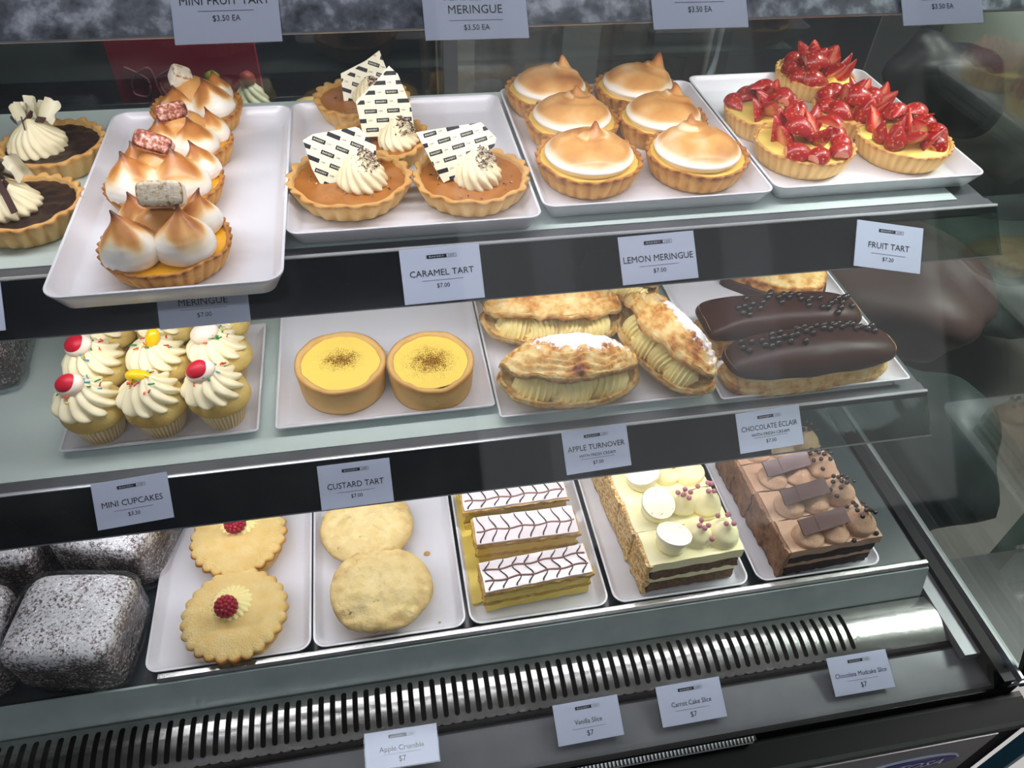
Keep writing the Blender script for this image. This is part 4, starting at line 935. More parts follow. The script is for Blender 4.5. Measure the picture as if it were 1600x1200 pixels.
# ---- cupcakes
def cupcake(x, y, rz, label, seed, topping, Rw=.0265):
    t = thing('mini_cupcake', label, 'cupcake', (x, y, S2Z + TF), 0, 'mini cupcakes')
    Hw = .030; m = MB(); n = 40
    def fn(u, v):
        a = u * 2 * pi; z = Hw * v; r = .0195 + (Rw - .0195) * v; r += .0009 * (1 if int(u * 4 * n) % 4 < 2 else -1) * min(1, v * 4 + .2)
        return (r * cos(a), r * sin(a), z, 1 if int(u * 4 * n) % 4 < 2 else .3)
    m.grid(fn, 4 * n, 8, cu=True); m.grid(lambda u, v: (.0195 * v * cos(u * 2 * pi), .0195 * v * sin(u * 2 * pi), .0, .5), 32, 2, cu=True)
    part('paper_case', m, MT['wrapper'], t, False)
    m = MB()
    def fs(u, v):
        a = u * 2 * pi; e = v * pi / 2 * 1.25 - .25 * pi / 2
        r = .0312 * cos(e) ** .8 if e > -1.5 else 0; z = Hw + .001 + (.021 * sin(e) if e > 0 else .010 * sin(e))
        k = 1 + .05 * nz(cos(a), sin(a), seed, 1.5); return (r * k * cos(a), r * k * sin(a), z, .15 + .7 * smooth(.6, 0., v) * (.4 + .6 * nz(cos(a), sin(a), seed + 5, 1.2)) + .1)
    m.grid(fs, 48, 18, cu=True); part('sponge_top', m, MT['yellowcake'], t)
    m = MB(); cz = Hw + .014
    twistcone(m, (-.002, -.002, cz - .001), .0295, .031, lobes=11, tw=1.9, depth=.19, ph=seed, lean=(.003, 0), fat=1.02)
    part('buttercream_swirl', m, MT['creamy'], t)
    r_ = random.Random(seed * 3 + 1)
    tz = cz + .027
    if topping in ('red', 'white'):
        m = MB(); m.ball((0, 0, 0), .0125, 24, 14, sc=(1.2, .9, .55)); lo = part('gummy_sweet', m, MT['whitecandy'], t, loc=(-.008, -.004, tz - .001), rot=(radians(28), radians(-18), r_.uniform(-.3, .3)))
        if topping == 'red':
            m = MB(); m.ball((0, 0, 0), .0112, 24, 14, sc=(1.15, .85, .55), f=lambda d: 1 - .25 * max(0, d.x) ** 2); part('red_gummy_top', m, MT['redcandy'], lo, loc=(0, .001, .0030))
    elif topping == 'yellow':
        m = MB(); m.ball((0, 0, 0), .0095, 24, 14, sc=(1.3, .75, .72), f=lambda d: 1 - .1 * (abs(d.x) < .3) * (d.y > 0)); part('yellow_sweet', m, MT['yellowcandy'], t, loc=(-.006, .0, tz - .001), rot=(.3, .1, r_.uniform(-.4, .3)))
    elif topping == 'yellow_up':
        m = MB(); m.ball((0, 0, 0), .0095, 24, 14, sc=(.75, .8, 1.25)); part('yellow_sweet', m, MT['yellowcandy'], t, loc=(.002, -.004, tz), rot=(-.3, .35, 0))
    cols_ = [(214, 34, 60), (236, 110, 40), (70, 170, 190), (60, 150, 70), (244, 200, 40)]
    for k in range(14):
        a = r_.uniform(-pi, .3 * pi); q = r_.uniform(.004, .019); l = r_.uniform(.0022, .0040)
        cm = MB(); cm.sweep([Vector((-l, 0, 0)), Vector((0, .0004, 0)), Vector((l, 0, 0))], [.0008] * 3, 6)
        ci = r_.randrange(5); key = 'sprinkle%d' % ci
        if key not in MT: MT[key] = mat('sprinkle_colour_%s' % ['red', 'orange', 'blue', 'green', 'yellow'][ci], cols_[ci], rough=.4)
        z = cz + .029 * (1 - (q / .030) ** 1.5 * .9) + .0018
        part('sprinkle', cm, MT[key], t, loc=(-.002 + q * cos(a), -.002 + q * sin(a), z), rot=(r_.uniform(-.3, .3), q * 25 * .6, r_.uniform(0, 3)))
    return t
CL = S2Z + TF + .030
def cup(px, py, *a):
    x, y, r = fitc(px - 47, px + 47, py, S2Z + TF, .030, .6); return cupcake(x, y, *a)
cup(147, 692, 0, 'front left mini cupcake with a red and white gummy', 1, 'red')
cup(245, 683, 0, 'front middle mini cupcake with a yellow sweet lying flat', 2, 'yellow')
cup(342, 670, 0, 'front right mini cupcake with a red and white gummy', 3, 'red')
cup(158, 630, 0, 'second row left mini cupcake with a red and white gummy', 4, 'red')
cup(254, 622, 0, 'second row middle mini cupcake with an upright yellow sweet', 5, 'yellow_up')
cup(346, 610, 0, 'second row right mini cupcake with a white gummy', 6, 'white')
cup(170, 572, 0, 'back row left mini cupcake with orange sprinkles', 7, 'none')
cup(262, 564, 0, 'back row middle mini cupcake behind the meringue ticket', 8, 'none')
cup(348, 553, 0, 'back row right mini cupcake', 9, 'none')

# ---- custard tarts
def custard_tart(px, LRB, label, seed, nut, rimlow):
    H = .036; fx, fy, R = fitc(*LRB, S2Z + TF, H, .94); t = thing('custard_tart', label, 'tart', (fx, fy, S2Z + TF), 0, 'custard tarts')
    m = MB()
    def fn(u, v):
        a = u * 2 * pi; k = v * 14; w = .5 * nz(cos(a) * 2.2, sin(a) * 2.2, seed, 1)
        Hh = H + .0022 * w * 2 + rimlow * math.exp(-((a - 4.9) / .5) ** 2)
        if k <= 1: return (R * .93 * k * cos(a), R * .93 * k * sin(a), 0, .5)
        if k <= 9: s = (k - 1) / 8; r = R * (.94 + .06 * s) * (1 + .006 * w); return (r * cos(a), r * sin(a), Hh * s * .98 + .0, .35 + .1 * s + .5 * s ** 7 + .15 * (s < .1))
        j = int(round(k - 9)); rr = [0, .35, .75, 1.0, 1.02, 1.05][j]; zz = [.98, 1.02, 1.015, .97, .80, .7][j]
        r = R * (1 + .006 * w) - .0068 * rr * (1 + .35 * nz(cos(a) * 3, sin(a) * 3, seed + 4, 1)); return (r * cos(a), r * sin(a), (Hh if j < 4 else H) * zz, .62 - .05 * j)
    m.grid(fn, 110, 14, cu=True); part('pastry_shell', m, MT['crustp2'], t)
    part('custard_filling', disc_mb(R - .0058, H * .93, .0002, seed, 50, dome=.0004), nutmeg_mat('nutmeg_custard', *nut), t); return t
MT['crustp2'] = mat('sweet_pastry', [(0, (238, 204, 140)), (.5, (222, 180, 112)), (1, (194, 136, 70))], nscale=60, namp=.3, rough=.62, bump=.3, bscale=500, speckle=(260, .73, .03, (186, 140, 60)))
custard_tart(532, (459, 603, 649), 'left custard tart with one brown nutmeg patch', 1.7, (.000, .004, .016, .012), -.001)
custard_tart(673, (604, 741, 645), 'right custard tart with two nutmeg patches and a chipped rim', 4.4, (.000, .000, .019, .017), -.004)

# ---- turnovers
def seal_mesh_attr(me, vals):
    a = me.attributes.new('s', 'FLOAT', 'POINT'); a.data.foreach_set('value', vals)
def puff_shell(L, Wd, Hh, th, seed, top, open_a=0.):
    """one leaf of a folded puff pastry: half-moon plan, hinge at +y. returns MB"""
    m = MB()
    def outer(u, v, lay):
        a = u * 2 * pi; q = v
        x = L / 2 * q * cos(a); y = Wd / 2 * q * sin(a) 
        z = Hh * (1 - q ** 2.4) ** .8 if q < 1 else 0
        n_ = .0040 * nz(x, y, seed, 50) + .0016 * sin((z * 1100) + 6 * nz(x, y, seed + 9, 40)) * smooth(.35, .6, q) + .0018 * abs(nz(x * .5, y * 1.6, seed + 5, 130)) + .0010 * nz(x, y, seed, 240)
        k = 1 + .05 * nz(cos(a) * 2, sin(a) * 2, seed, 1.2); return Vector((x * k, y * k, z + n_ - lay))
    def fo(u, v): p_ = outer(u, v, 0); tt = .35 + .5 * (nz(p_.x, p_.y, seed + 3, 40) + .1) + (.2 * (v < .5)); return (p_.x, p_.y, p_.z, tt)
    m.grid(fo, 150, 60, cu=True)
    def fi(u, v): p_ = outer(u, v, th * (1 - .2 * v)); return (p_.x * .97, p_.y * .97, p_.z, .15)
    m.grid(fi, 60, 20, cu=True)
    def fe(u, v): p_ = outer(u, 1, 0); q_ = outer(u, 1, th * .8); pp = p_.lerp(q_, v); r = 1 + .025 * sin(pi * v) + .02 * sin(v * 28 + 3 * nz(cos(u * 6.28), sin(u * 6.28), seed, 3)) - .03 * v; return (pp.x * r, pp.y * r, pp.z, .2 + .4 * v)
    m.grid(fe, 84, 10, cu=True); return m
def turnover(c, rz, tilt, label, seed, L=.150, Wd=.092, gape=.5, roses=4, sugar=.35, roll=0.):
    t = thing('apple_turnover', label, 'turnover', c, rz, 'apple turnovers'); t.rotation_euler = (0, roll, rz)
    # lower leaf: shallow boat, upside down dome
    m = MB()
    def low(u, v):
        a = u * 2 * pi; q = v; x = L / 2 * q * cos(a); y = Wd / 2 * q * sin(a); k = 1 + .05 * nz(cos(a) * 2, sin(a) * 2, seed, 1.2)
        z = .003 + .017 * q ** 3 + (.0028 * nz(x, y, seed + 2, 60) + .0016 * nz(x, y, seed, 150)) * q; return (x * k, y * k, max(.0004, z), .25 + .5 * nz(x, y, seed, 45))
    def lowi(u, v): r = low(u, v); return (r[0] * .99, r[1] * .99, r[2] + .0085 + .001 * sin(u * 90), .2)
    def lowe(u, v): p_ = Vector(low(u, 1)[:3]); q_ = Vector(lowi(u, 1)[:3]); pp = p_.lerp(q_, v); r = 1 + .04 * sin(pi * v) + .022 * sin(v * 24 + 3 * nz(cos(u * 6.28), sin(u * 6.28), seed, 3)); return (pp.x * r, pp.y * r, pp.z, .3 + .4 * sin(v * 9) * .5)
    m.grid(low, 80, 22, cu=True); m.grid(lowi, 80, 18, cu=True); m.grid(lowe, 90, 8, cu=True)
    part('lower_pastry', m, MT['puffp'], t)
    # cream
    for k in range(roses):
        m = MB(); w = L * .74 / roses
        def fn(u, v, k=k):
            a = u * 2 * pi; e = (v - .5) * pi
            rx, ry, rz_ = w * .66, Wd * .245, .0180
            rib = 1 + .10 * cos(a * 1 + e * 21 + k) * cos(e)
            return (rx * sin(e) * rib * .95 + .004 * sin(a), ry * cos(e) * cos(a) * rib, rz_ * cos(e) * sin(a) * rib)
        m.grid(fn, 48, 90, cu=True)
        part('cream_swirl', m, MT['custardcream'], t, loc=((k - (roses - 1) / 2) * w, -Wd * .16 - .003 * (k % 2) + .004 * abs(k - (roses - 1) / 2), .0265), rot=(.3, 0, .25 * (1 if k % 2 else -1) + .2))
    # upper leaf hinged at the back
    mb = puff_shell(L * .99, Wd * .92, .026, .008, seed + 4, True)
    me = mb.mesh('upper_pastry', MT['sugar'], True)
    vals = []
    for v in me.vertices:
        x, y, z = v.co; k = math.exp(-((x - .01) / (L * .36)) ** 2 - ((y - .002) / (Wd * .27)) ** 2)
        vals.append((sugar * k * 1.35 + .16 * nz(x, y, seed, 70)) if z > .004 else 0)
    seal_mesh_attr(me, vals)
    o = link('upper_pastry', me, t, loc=(0, Wd * .06, .022 + gape * .024), rot=(tilt, 0, 0)); return t
TZ = S2Z + TF
def tpos(px, py, dz=.02): q = at(px, py, TZ + dz); return (q.x, q.y, TZ + .0003)
turnover(tpos(888, 593), -.06, -.36, 'front apple turnover with heavy icing sugar, mouth facing forward', 2, L=.146, Wd=.088, gape=.85, roses=3, sugar=.62)
turnover(tpos(862, 506), -.12, -.42, 'apple turnover behind the front one, cream showing in its open mouth', 5, L=.158, Wd=.088, gape=.9, roses=4, sugar=.40)
tt = turnover(tpos(1036, 550), radians(-72), -.55, 'apple turnover standing at the right of its tray, turned sideways', 8, L=.150, Wd=.074, gape=.95, roses=4, sugar=.62)
turnover(tpos(798, 440), .1, -.36, 'apple turnover at the back left, half hidden by the rail', 11, L=.120, Wd=.070, gape=.6, roses=3, sugar=.2)
turnover(tpos(962, 440), -.8, -.36, 'apple turnover at the back right, under the lemon meringue ticket', 14, L=.110, Wd=.070, gape=.7, roses=3, sugar=.2)

# ---- eclairs
def eclair(c, rz, L, Wd, label, seed, ball_fn, cut=False):
    t = thing('chocolate_eclair', label, 'eclair', c, rz, 'chocolate eclairs'); Hb = .024
    def plan(u, q, ex=0.):
        a = u * 2 * pi; n_ = 3.2; ca, sa = cos(a), sin(a)
        k = (abs(ca) ** n_ + abs(sa) ** n_) ** (-1 / n_) if not cut or ca > 0 else (abs(ca) ** 9 + abs(sa) ** 9) ** (-1 / 9)
        return (L / 2 + ex) * k * ca * q, (Wd / 2 + ex) * k * sa * q
    m = MB()
    def fb(u, v):
        q = min(1, v * 2); s = max(0, v * 2 - 1); x, y = plan(u, q * (.90 + .10 * sin(pi * min(1, s * 1.1)) ** .7 if q >= 1 else q * .90 / max(q, .001) * 1) )
        z = Hb * s + .0007 * sin(s * 26 + 4 * nz(x, y, seed, 30)); k = 1 + .012 * sin(s * 30) + .02 * nz(x, y, s * .01 + seed, 40)
        return (x * k, y * k, max(0, z), .35 + .4 * nz(x, y, z + seed, 50) + .3 * (s < .15))
    m.grid(fb, 120, 40, cu=True)
    m.grid(lambda u, v: (*plan(u, v * .95), Hb), 100, 3, cu=True)
    part('choux_base', m, MT['puffp'], t)
    m = MB(); m.grid(lambda u, v: (*plan(u, .93 - .05 * abs(v - .5) * 2 + .012 * nz(u * 20, v, seed, 1)), Hb - .001 + .010 * v), 90, 6, cu=True); m.grid(lambda u, v: (*plan(u, v * .9), Hb + .008), 60, 2, cu=True)
    part('cream_layer', m, MT['vcreamp'], t)
    m = MB()
    def fl(u, v):
        x, y = plan(u, 1 - .02 * abs(v - .5), .0005); s = v; k = 1 + .01 * sin(s * 20); return (x * k, y * k, Hb + .0075 + .008 * s + .0008 * nz(x, y, seed, 70), .35 + .4 * nz(x, y, seed, 50))
    m.grid(fl, 100, 10, cu=True); m.grid(lambda u, v: (*plan(u, v), Hb + .0076), 60, 2, cu=True); part('choux_lid', m, MT['puffp'], t)
    m = MB()
    def top(u, q): x, y = plan(u, q, .0016); return x, y, Hb + .013 + .019 * (1 - q ** 2.6) ** .62 + .0022 * nz(x, y, seed, 28) * (1 - q)
    def fc(u, v):
        if v < .8: x, y, z = top(u, v / .8)
        else:
            s = (v - .8) / .2; x, y, z = top(u, 1); z -= (.006 + .0030 * nz(x, y, seed + 4, 34)) * sin(s * pi / 2); k = 1 + .010 * sin(s * pi); x *= k; y *= k
        return (x, y, z, 0)
    m.grid(fc, 110, 40, cu=True); part('chocolate_glaze', m, MT['choc'], t)
    r_ = random.Random(seed)
    pm = MB(); pm.ball((0, 0, 0), .0038, 12, 8); me = pm.mesh('chocolate_pearl', MT['pearl'])
    done = []
    for k in range(110):
        x, y = ball_fn(r_, k); 
        qx, qy = x / (L / 2), y / (Wd / 2); q = (abs(qx) ** 3.2 + abs(qy) ** 3.2) ** (1 / 3.2)
        if q > .93 or any(hypot(x - a, y - b) < .0070 for a, b in done) or len(done) > 44: continue
        done.append((x, y))
        z = Hb + .013 + .019 * (1 - q ** 2.6) ** .62 + .0022 * nz(x, y, seed, 28) * (1 - q)
        link('chocolate_pearl', me, t, loc=(x, y, z + .0024))
    return t
MT['vcreamp'] = mat('pale_filling', [(0, (228, 216, 160)), (1, (244, 238, 200))], nscale=90, attr=False, rough=.5, bump=.6, bscale=200)
def b1(r_, k): x = r_.uniform(-.085, .080); return x, .010 + .007 * sin(x * 40) + r_.gauss(0, .0060)
def b2(r_, k): x = r_.uniform(-.062, .085); return x, .000 + .010 * sin(x * 60 + 2) + r_.gauss(0, .006)
q = at(1256, 574, TZ + .012); e1 = eclair((q.x, q.y, TZ + .0003), .03, .196, .062, 'front chocolate eclair with rounded ends and a line of pearls', 3, b1)
q = at(1212, 517, TZ + .012); e2 = eclair((q.x, q.y, TZ + .0003), -.02, .188, .060, 'rear chocolate eclair with a squared cut left end', 7, b2, cut=True)
# wedge with chocolate base behind the eclairs
q = at(1225, 442, TZ + .02); t = thing('pastry_wedge', 'flat golden pastry wedge with a dark chocolate edge behind the eclairs', 'pastry', (q.x + .016, q.y + .012, TZ + .0003), 0.)
pts = [(-.078, .026), (-.062, -.002), (-.030, -.026), (.004, -.034), (.030, -.030), (.052, .008), (.056, .030), (.0, .045)]
def wedge(z0, z1, k, mtn, nm):
    m = MB(); n = len(pts); P2 = []
    for i in range(n):
        for s in range(5):
            t_ = s / 5; a = [pts[(i + d) % n] for d in (-1, 0, 1, 2)]
            P2.append(tuple(.5 * ((2 * a[1][c]) + (a[2][c] - a[0][c]) * t_ + (2 * a[0][c] - 5 * a[1][c] + 4 * a[2][c] - a[3][c]) * t_ ** 2 + (3 * a[1][c] - a[0][c] - 3 * a[2][c] + a[3][c]) * t_ ** 3) * k for c in (0, 1)))
    N_ = len(P2)
    def fn(u, v):
        p_ = P2[int(round(u * N_)) % N_]
        if v <= .5: return (p_[0], p_[1], z0 + (z1 - z0) * v * 2, .7)
        s = (1 - v) * 2; return (p_[0] * s, p_[1] * s, z1 + .006 * (1 - s * s) + .001 * nz(p_[0] * s, p_[1] * s, 3, 60), .35 + .35 * nz(p_[0] * s, p_[1] * s, 1, 50))
    m.grid(fn, N_, 20, cu=True); m.grid(lambda u, v: (P2[int(round(u * N_)) % N_][0] * v, P2[int(round(u * N_)) % N_][1] * v, z0, .5), N_, 2, cu=True); part(nm, m, MT[mtn], t)
wedge(.0, .012, 1.04, 'choc', 'chocolate_base'); wedge(.010, .024, .97, 'puffp', 'golden_top')

# ---- raspberry pies and crumble pies on the deck
DZ = DECK + TF
def pie(px, LRB, R, label, seed, berry):
    H = .029; fx, fy, R = fitc(*LRB, DZ, H * .80, .84); R -= .0015; t = thing('raspberry_pie', label, 'pie', (fx, fy, DZ), 0, 'raspberry topped pies')
    m = MB(); n = 25
    def fn(u, v):
        a = u * 2 * pi; fl = abs(cos(n * a / 2)) 
        if v < .15: r = R * .80 * v / .15; return (r * cos(a), r * sin(a), 0, .4)
        if v < .6:
            s = (v - .15) / .45; r = R * (.84 + .13 * s) + .0022 * (fl - .6) * (.4 + s); return (r * cos(a), r * sin(a), H * .82 * s, .25 + .3 * s + (1 - fl) * .2)
        s = (v - .6) / .4; k = cos(s * pi / 2); r = (R * 1.0 + .0028 * (fl - .5) * 1.4 * k ** 5) * k ** .8; x, y = r * cos(a), r * sin(a)
        z = H * .80 + (H * .42) * sin(s * pi / 2) ** .9 + .0012 * nz(x, y, seed, 50); return (x, y, z, .26 + .85 * smooth(.30, 0, s) * (.7 + nz(cos(a), sin(a), seed, 1.2)) + .1 * nz(x, y, seed, 40))
    m.grid(fn, n * 8, 60, cu=True); part('pie_crust', m, MT['pie'], t)
    m = MB(); bx, by = berry; twistcone(m, (bx, by, H * 1.08), .0245, .016, lobes=20, tw=1.1, depth=.09, ph=seed, fat=1.0); part('cream_rosette', m, MT['custardcream'], t)
    m = MB(); k = 0; r_ = random.Random(seed)
    m.ball((0, 0, 0), .0105, 16, 12, sc=(1, 1, .95))
    for i in range(7):
        e = -1.2 + 2.4 * i / 6; nn_ = max(3, int(15 * cos(e)))
        for j in range(nn_):
            a = 2 * pi * (j + .5 * (i % 2)) / nn_; m.ball((.0102 * cos(e) * cos(a), .0102 * cos(e) * sin(a), .0100 * sin(e)), .0026, 8, 6)
    part('raspberry', m, MT['rasp'], t, loc=(bx - .002, by - .011, H * 1.08 + .0150), rot=(.7, .1, 0)); return t
pie(371, (296, 449, 910), .0560, 'rear raspberry pie, close under the middle rail', 2.2, (.002, .014))
pie(367, (281, 451, 1041), .0610, 'front raspberry pie with a scalloped edge', 5.5, (-.002, .008))
def crumble(px, LRB, R, label, seed, ry=.92):
    H = .030; fx, fy, R = fitc(*LRB, DZ, .019, .80); R -= .001; t = thing('crumble_pie', label, 'pie', (fx, fy + R * .05, DZ), 0, 'crumble topped pies')
    m = MB()
    def fn(u, v):
        a = u * 2 * pi; wob = 1 + .035 * nz(cos(a) * 1.4, sin(a) * 1.4, seed, 1) * 2
        if v < .12: r = R * .80 * v / .12; return (r * cos(a), r * ry * sin(a), 0, .2)
        if v < .45:
            s = (v - .12) / .33; r = R * (.80 + .18 * s) * wob + .0011 * cos(24 * a); return (r * cos(a), r * ry * sin(a), .019 * s, .1 + .2 * s)
        s = (v - .45) / .55; k = cos(s * pi / 2); r = R * wob * (k ** .75); x, y = r * cos(a), r * ry * sin(a)
        z = .019 + .016 * sin(s * pi / 2) ** .8 + .0050 * nz(x, y, seed, 38) + .0030 * nz(x, y, seed + 3, 100); return (x, y, z, .3 + .5 * s + .35 * nz(x, y, seed, 60))
    m.grid(fn, 120, 64, cu=True); part('crumble_crust', m, MT['crumble'], t); return t
crumble(573, (498, 649, 893), .0545, 'rear crumble pie, behind the other on the same tray', 3.1)
crumble(596, (512, 679, 1002), .0600, 'front crumble pie with a cracked lumpy top', 7.7)
for px, py, s in ((667, 866, .0028), (687, 973, .0012)):
    p = at(px, py, DZ); m = MB(); m.ball((0, 0, s * .6), s, 12, 8, sc=(1.3, 1, .6), f=lambda d: 1 + .4 * noise.noise(d * 2)); o = link('pastry_crumb', m.mesh('pastry_crumb', MT['crumble']), loc=p)
    tag(o, 'larger pastry crumb on the tray right of the rear crumble pie' if s > .002 else 'tiny dark crumb near the front right corner of the crumble tray', 'crumb')

# ---- vanilla slices
def lumpy_box(m, x0, x1, y0, y1, z0, z1, amp, sc, seed, n=22, t=0.):
    """box with noisy faces"""
    def dis(p_): v = Vector(p_); q = v * sc + Vector((seed, seed * .7, 0)); return v + Vector((noise.noise(q), noise.noise(q + Vector((31, 0, 0))), noise.noise(q + Vector((0, 47, 0))) * .5)) * amp
    S = [lambda u, v: (x0 + (x1 - x0) * u, y0, z0 + (z1 - z0) * v), lambda u, v: (x0 + (x1 - x0) * u, y1, z0 + (z1 - z0) * v),
         lambda u, v: (x0, y0 + (y1 - y0) * u, z0 + (z1 - z0) * v), lambda u, v: (x1, y0 + (y1 - y0) * u, z0 + (z1 - z0) * v),
         lambda u, v: (x0 + (x1 - x0) * u, y0 + (y1 - y0) * v, z1), lambda u, v: (x0 + (x1 - x0) * u, y0 + (y1 - y0) * v, z0)]
    for f_ in S: m.grid(lambda u, v: (*dis(f_(u, v)), t), n, max(4, n // 2))
def vslice(cx, y0, w, d, label, seed, rz, lines, z0=DZ):
    t = thing('vanilla_slice', label, 'slice', (cx, y0 + d / 2, z0 + .0008), rz, 'vanilla slices'); H = .042
    m = MB(); lumpy_box(m, -w / 2 + .002, w / 2 - .002, -d / 2, d / 2, .0005, .014, .0022, 110, seed); part('custard_base', m, MT['slicecustard'], t, 40)
    m = MB(); lumpy_box(m, -w / 2, w / 2, -d / 2 + .001, d / 2 - .001, .014, .020, .0026, 160, seed + 1); part('middle_pastry', m, MT['puff'], t, 40)
    m = MB(); lumpy_box(m, -w / 2 + .002, w / 2 - .002, -d / 2 + .0005, d / 2 - .0005, .020, .034, .0022, 110, seed + 2); part('custard_layer', m, MT['slicecustard'], t, 40)
    m = MB(); lumpy_box(m, -w / 2 - .001, w / 2 + .001, -d / 2 - .001, d / 2, .034, .040, .0026, 150, seed + 3); part('top_pastry', m, MT['puff'], t, 40)
    m = MB(); lumpy_box(m, -w / 2 + .001, w / 2 - .001, -d / 2, d / 2 - .0005, .0405, .0432, .0008, 90, seed + 4, n=26); part('fondant', m, MT['icing'], t, 40)
    zt = .0438; m = MB()
    for yy in lines:
        P_ = [Vector((-w / 2 + .003 + (w - .006) * k / 24, yy + .0012 * sin(k * .9 + seed), zt)) for k in range(25)]
        m.sweep(P_, [.0011] * 25, 6)
    part('brown_feather_lines', m, MT['featherl'], t)
    bands = [-d / 2 + .001] + list(lines) + [d / 2 - .0015]
    m = MB(); sgn = 1
    for b in range(len(bands) - 1):
        ya, yb = bands[b], bands[b + 1]; sgn = -1 if b % 2 else 1
        k = 0; x = -w / 2 + .009
        while x < w / 2 - .008:
            P_ = [Vector((x + sgn * .004 * (sin((s - .5) * pi) * .9), ya + (yb - ya) * s, zt + .0002)) for s in (0, .15, .3, .5, .7, .85, 1)]
            m.sweep(P_, [.00075, .0009, .0009, .0008, .0007, .0006, .0004], 6); x += w / 8.2 + .001 * sin(k * 2.1 + seed); k += 1
    part('dark_feather_lines', m, MT['feather'], t); return t
ZT = DZ + .044
def tslice(px0, py0, px1, py1):   # front top corners -> centre x, front y, width, angle
    a, b = at(px0, py0, ZT), at(px1, py1, ZT); return (a.x + b.x) / 2, (a.y + b.y) / 2, (b - a).length, atan2(b.y - a.y, b.x - a.x)
for (c4, d, lab, sd, lines) in [((756, 926, 926, 893), .038, 'front vanilla slice with three bands of feathered icing', 1, (-.007, .007)), ((744, 851, 906, 830), .038, 'middle vanilla slice with feathered icing', 4, (-.002,)), ((724, 798, 888, 776), .036, 'rear vanilla slice, its far edge under the middle rail', 7, (-.006,))]:
    cx, fy, w, an = tslice(*c4); fy = max(fy, .4180); vslice(cx, fy, w, d, lab, sd, an, lines)
m = MB(); lumpy_box(m, .060, .080, .437, .60, DZ + .0002, DZ + .004, .0016, 90, 3)
o = link('spilt_custard', m.mesh('spilt_custard', MT['slicecustard'], 40)); tag(o, 'thin smear of yellow custard along the left of the vanilla slices', 'custard', kind='stuff')

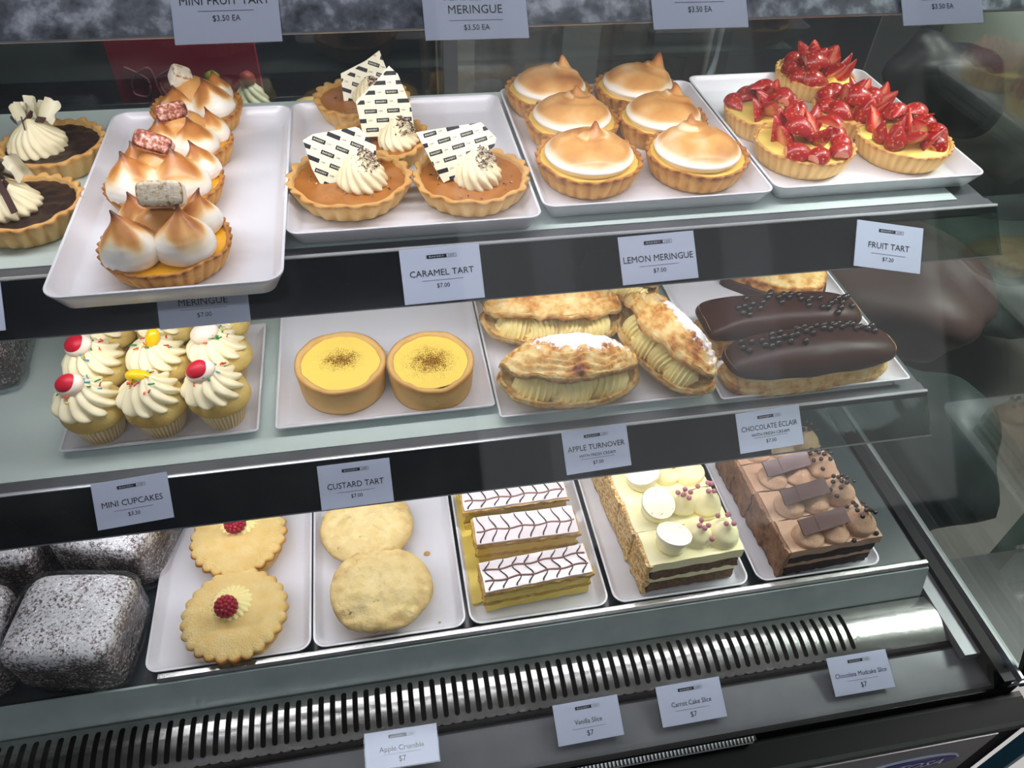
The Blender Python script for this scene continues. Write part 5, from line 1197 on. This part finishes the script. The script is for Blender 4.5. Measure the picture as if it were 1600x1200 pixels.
# ---- carrot cake and mudcake slices
def layer_slice(kind, cx, y0, w, d, label, seed, rz, H, front=False):
    car = kind == 'carrot'
    t = thing('carrot_cake_slice' if car else 'mudcake_slice', label, 'cake slice', (cx, y0 + d / 2, DZ + .0008), rz, 'carrot cake slices' if car else 'chocolate mudcake slices')
    cake, ice = (MT['carrot'], MT['cheese']) if car else (MT['mud'], MT['mocha'])
    zs = [(0.0005, .30), (.46, .76)]
    for i, (a, b) in enumerate(zs):
        m = MB(); lumpy_box(m, -w / 2 + .004, w / 2 - .002, -d / 2, d / 2, a * H if i else .0005, b * H, .0018, 160, seed + i); part('sponge_layer', m, cake, t, 40)
    m = MB(); lumpy_box(m, -w / 2 + .003, w / 2 - .002, -d / 2 + .001, d / 2 - .001, .30 * H, .46 * H, .0010, 90, seed + 3); part('icing_layer', m, ice, t, 40)
    m = MB(); lumpy_box(m, -w / 2, w / 2, -d / 2 - .0008, d / 2 - .0005, .76 * H, H, .0016, 60, seed + 4, n=28); part('top_icing', m, ice, t, 40)
    m = MB(); lumpy_box(m, -w / 2 - .004, -w / 2 + .002, -d / 2 - .001, d / 2 + .001, .0006, H * .97, .0026, 120, seed + 5, n=30); part('side_coating', m, MT['nuts'] if car else MT['mochas'], t, 40)
    r_ = random.Random(seed); pr = MB(); pr.ball((0, 0, 0), .0031 if car else .0028, 12, 8); pme = pr.mesh('pearl', MT['pinkpearl'] if car else MT['pearl'])
    if car:
        dx, dy = -w * .22, .000
        m = MB(); twistcone(m, (0, 0, 0), .0185, .018, lobes=0, tw=1, depth=.0, fat=1.1); part('icing_dollop', m, ice, t, loc=(dx, dy, H))
        for (x, y, s) in ((w * .08, .004, 1.0), (w * .33, -.001, 1.08)):
            m = MB(); twistcone(m, (0, 0, 0), .0185 * s, .027 * s, lobes=2, tw=1.8, depth=.02, fat=1.12, ph=seed); part('icing_dollop', m, ice, t, loc=(x, y, H - .001))
        m = MB(); rr_ = .0198
        m.grid(lambda u, v: ((rr_ * min(1, v * 3) if v < .34 else (rr_ if v < .66 else rr_ * max(0, (1 - v) * 3))) * cos(u * 2 * pi), (rr_ * min(1, v * 3) if v < .34 else (rr_ if v < .66 else rr_ * max(0, (1 - v) * 3))) * sin(u * 2 * pi), 0 if v < .34 else ((v - .34) / .32 * .0045 if v < .66 else .0045), .3), 48, 18, cu=True)
        part('cream_disc', m, MT['discm'], t, 50, loc=(dx, dy - .001, H + .0165), rot=(radians(14), radians(-6), seed))
        taken = []; spots = [(w * .05, .000), (w * .09, -.004), (w * .13, .001), (w * .10, .005), (w * .02, .004), (w * .26, .010), (w * .36, .008), (w * .38, -.004), (w * .30, -.006), (w * .42, .012), (w * .15, -.010), (w * .2, .014)]
        for k, (x, y) in enumerate(spots[:8 + int(seed) % 5]):
            x += r_.uniform(-.002, .002); y += r_.uniform(-.002, .002)
            if any(hypot(x - a, y - b) < .006 for a, b in taken): continue
            taken.append((x, y))
            zz = max([.027 * s * max(0, 1 - (hypot(x - a, y - b) / (.0205 * s)) ** 2) ** .5 for (a, b, s) in ((w * .08, .004, 1.0), (w * .33, -.001, 1.08))] + [0])
            link('mauve_pearl', pme, t, loc=(x, y, H + zz + .0015))
    else:
        for (x, y, s) in ((-w * .26, -.006, 1.0), (w * .02, -.006, 1.0), (w * .32, .000, 1.12)):
            m = MB(); twistcone(m, (0, 0, 0), .0185 * s, .0175 * s if s < 1.1 else .028, lobes=0, tw=1, depth=.0, fat=1.15, ph=seed); part('icing_dollop', m, ice, t, loc=(x, y, H - .001))
        m = MB(); lumpy_box(m, -.030, .030, -.0095, .0095, 0, .0030, .0006, 80, seed, n=14); m.box(-.0098, -.0092, -.0096, .0096, .0028, .0034)
        part('chocolate_plaque', m, MT['plaque'], t, 40, loc=(-w * .12, -.001, H + .0195), rot=(radians(24), radians(-4), radians(5)))
        taken = []
        for k in range(34):
            a = r_.uniform(0, 6.28); q_ = abs(r_.gauss(0, .010)); x, y = w * .25 + q_ * cos(a) * 1.2, .002 + q_ * sin(a)
            if x > w / 2 - .002 or any(hypot(x - a_, y - b_) < .0054 for a_, b_ in taken): continue
            taken.append((x, y))
            zz = .028 * max(0, 1 - (hypot(x - w * .32, y) / .022) ** 2) ** .5
            zz = max(zz, .0175 * max(0, 1 - (hypot(x - w * .02, y + .006) / .020) ** 2) ** .5)
            link('chocolate_pearl', pme, t, loc=(x, y, H + zz + .0016))
    return t
MT['discm'] = mat('speckled_cream_disc', [(0, (244, 236, 204)), (1, (252, 248, 224))], nscale=60, attr=False, rough=.5, speckle=(330, .66, .04, (206, 150, 90)))
HC = .060
def cslice(px0, py0, px1, py1, H):
    a, b = at(px0, py0, DZ + H), at(px1, py1, DZ + H); return (a.x + b.x) / 2, (a.y + b.y) / 2, (b - a).length, atan2(b.y - a.y, b.x - a.x)
cx, fy, w, an = cslice(1016, 884, 1162, 858, HC); fy = max(fy, .4190)
for k, lab in enumerate(('front carrot cake slice, its cut face showing', 'middle carrot cake slice', 'third carrot cake slice, brightly lit under the rail', 'rearmost carrot cake slice, behind the rail')):
    layer_slice('carrot', cx - .004 * k, fy + k * .0455, w, .0445, lab, 3 + k * 4, an + .01 * k, HC)
HM = .052
cx, fy, w, an = cslice(1238, 868, 1380, 842, HM); fy = max(fy, .4190)
for k, lab in enumerate(('front chocolate mudcake slice, its cut face showing', 'middle chocolate mudcake slice', 'third chocolate mudcake slice from the front', 'rearmost chocolate mudcake slice, hidden under the eclair ticket')):
    layer_slice('mud', cx - .003 * k, fy + k * .0435, w, .0425, lab, 5 + k * 4, an, HM)
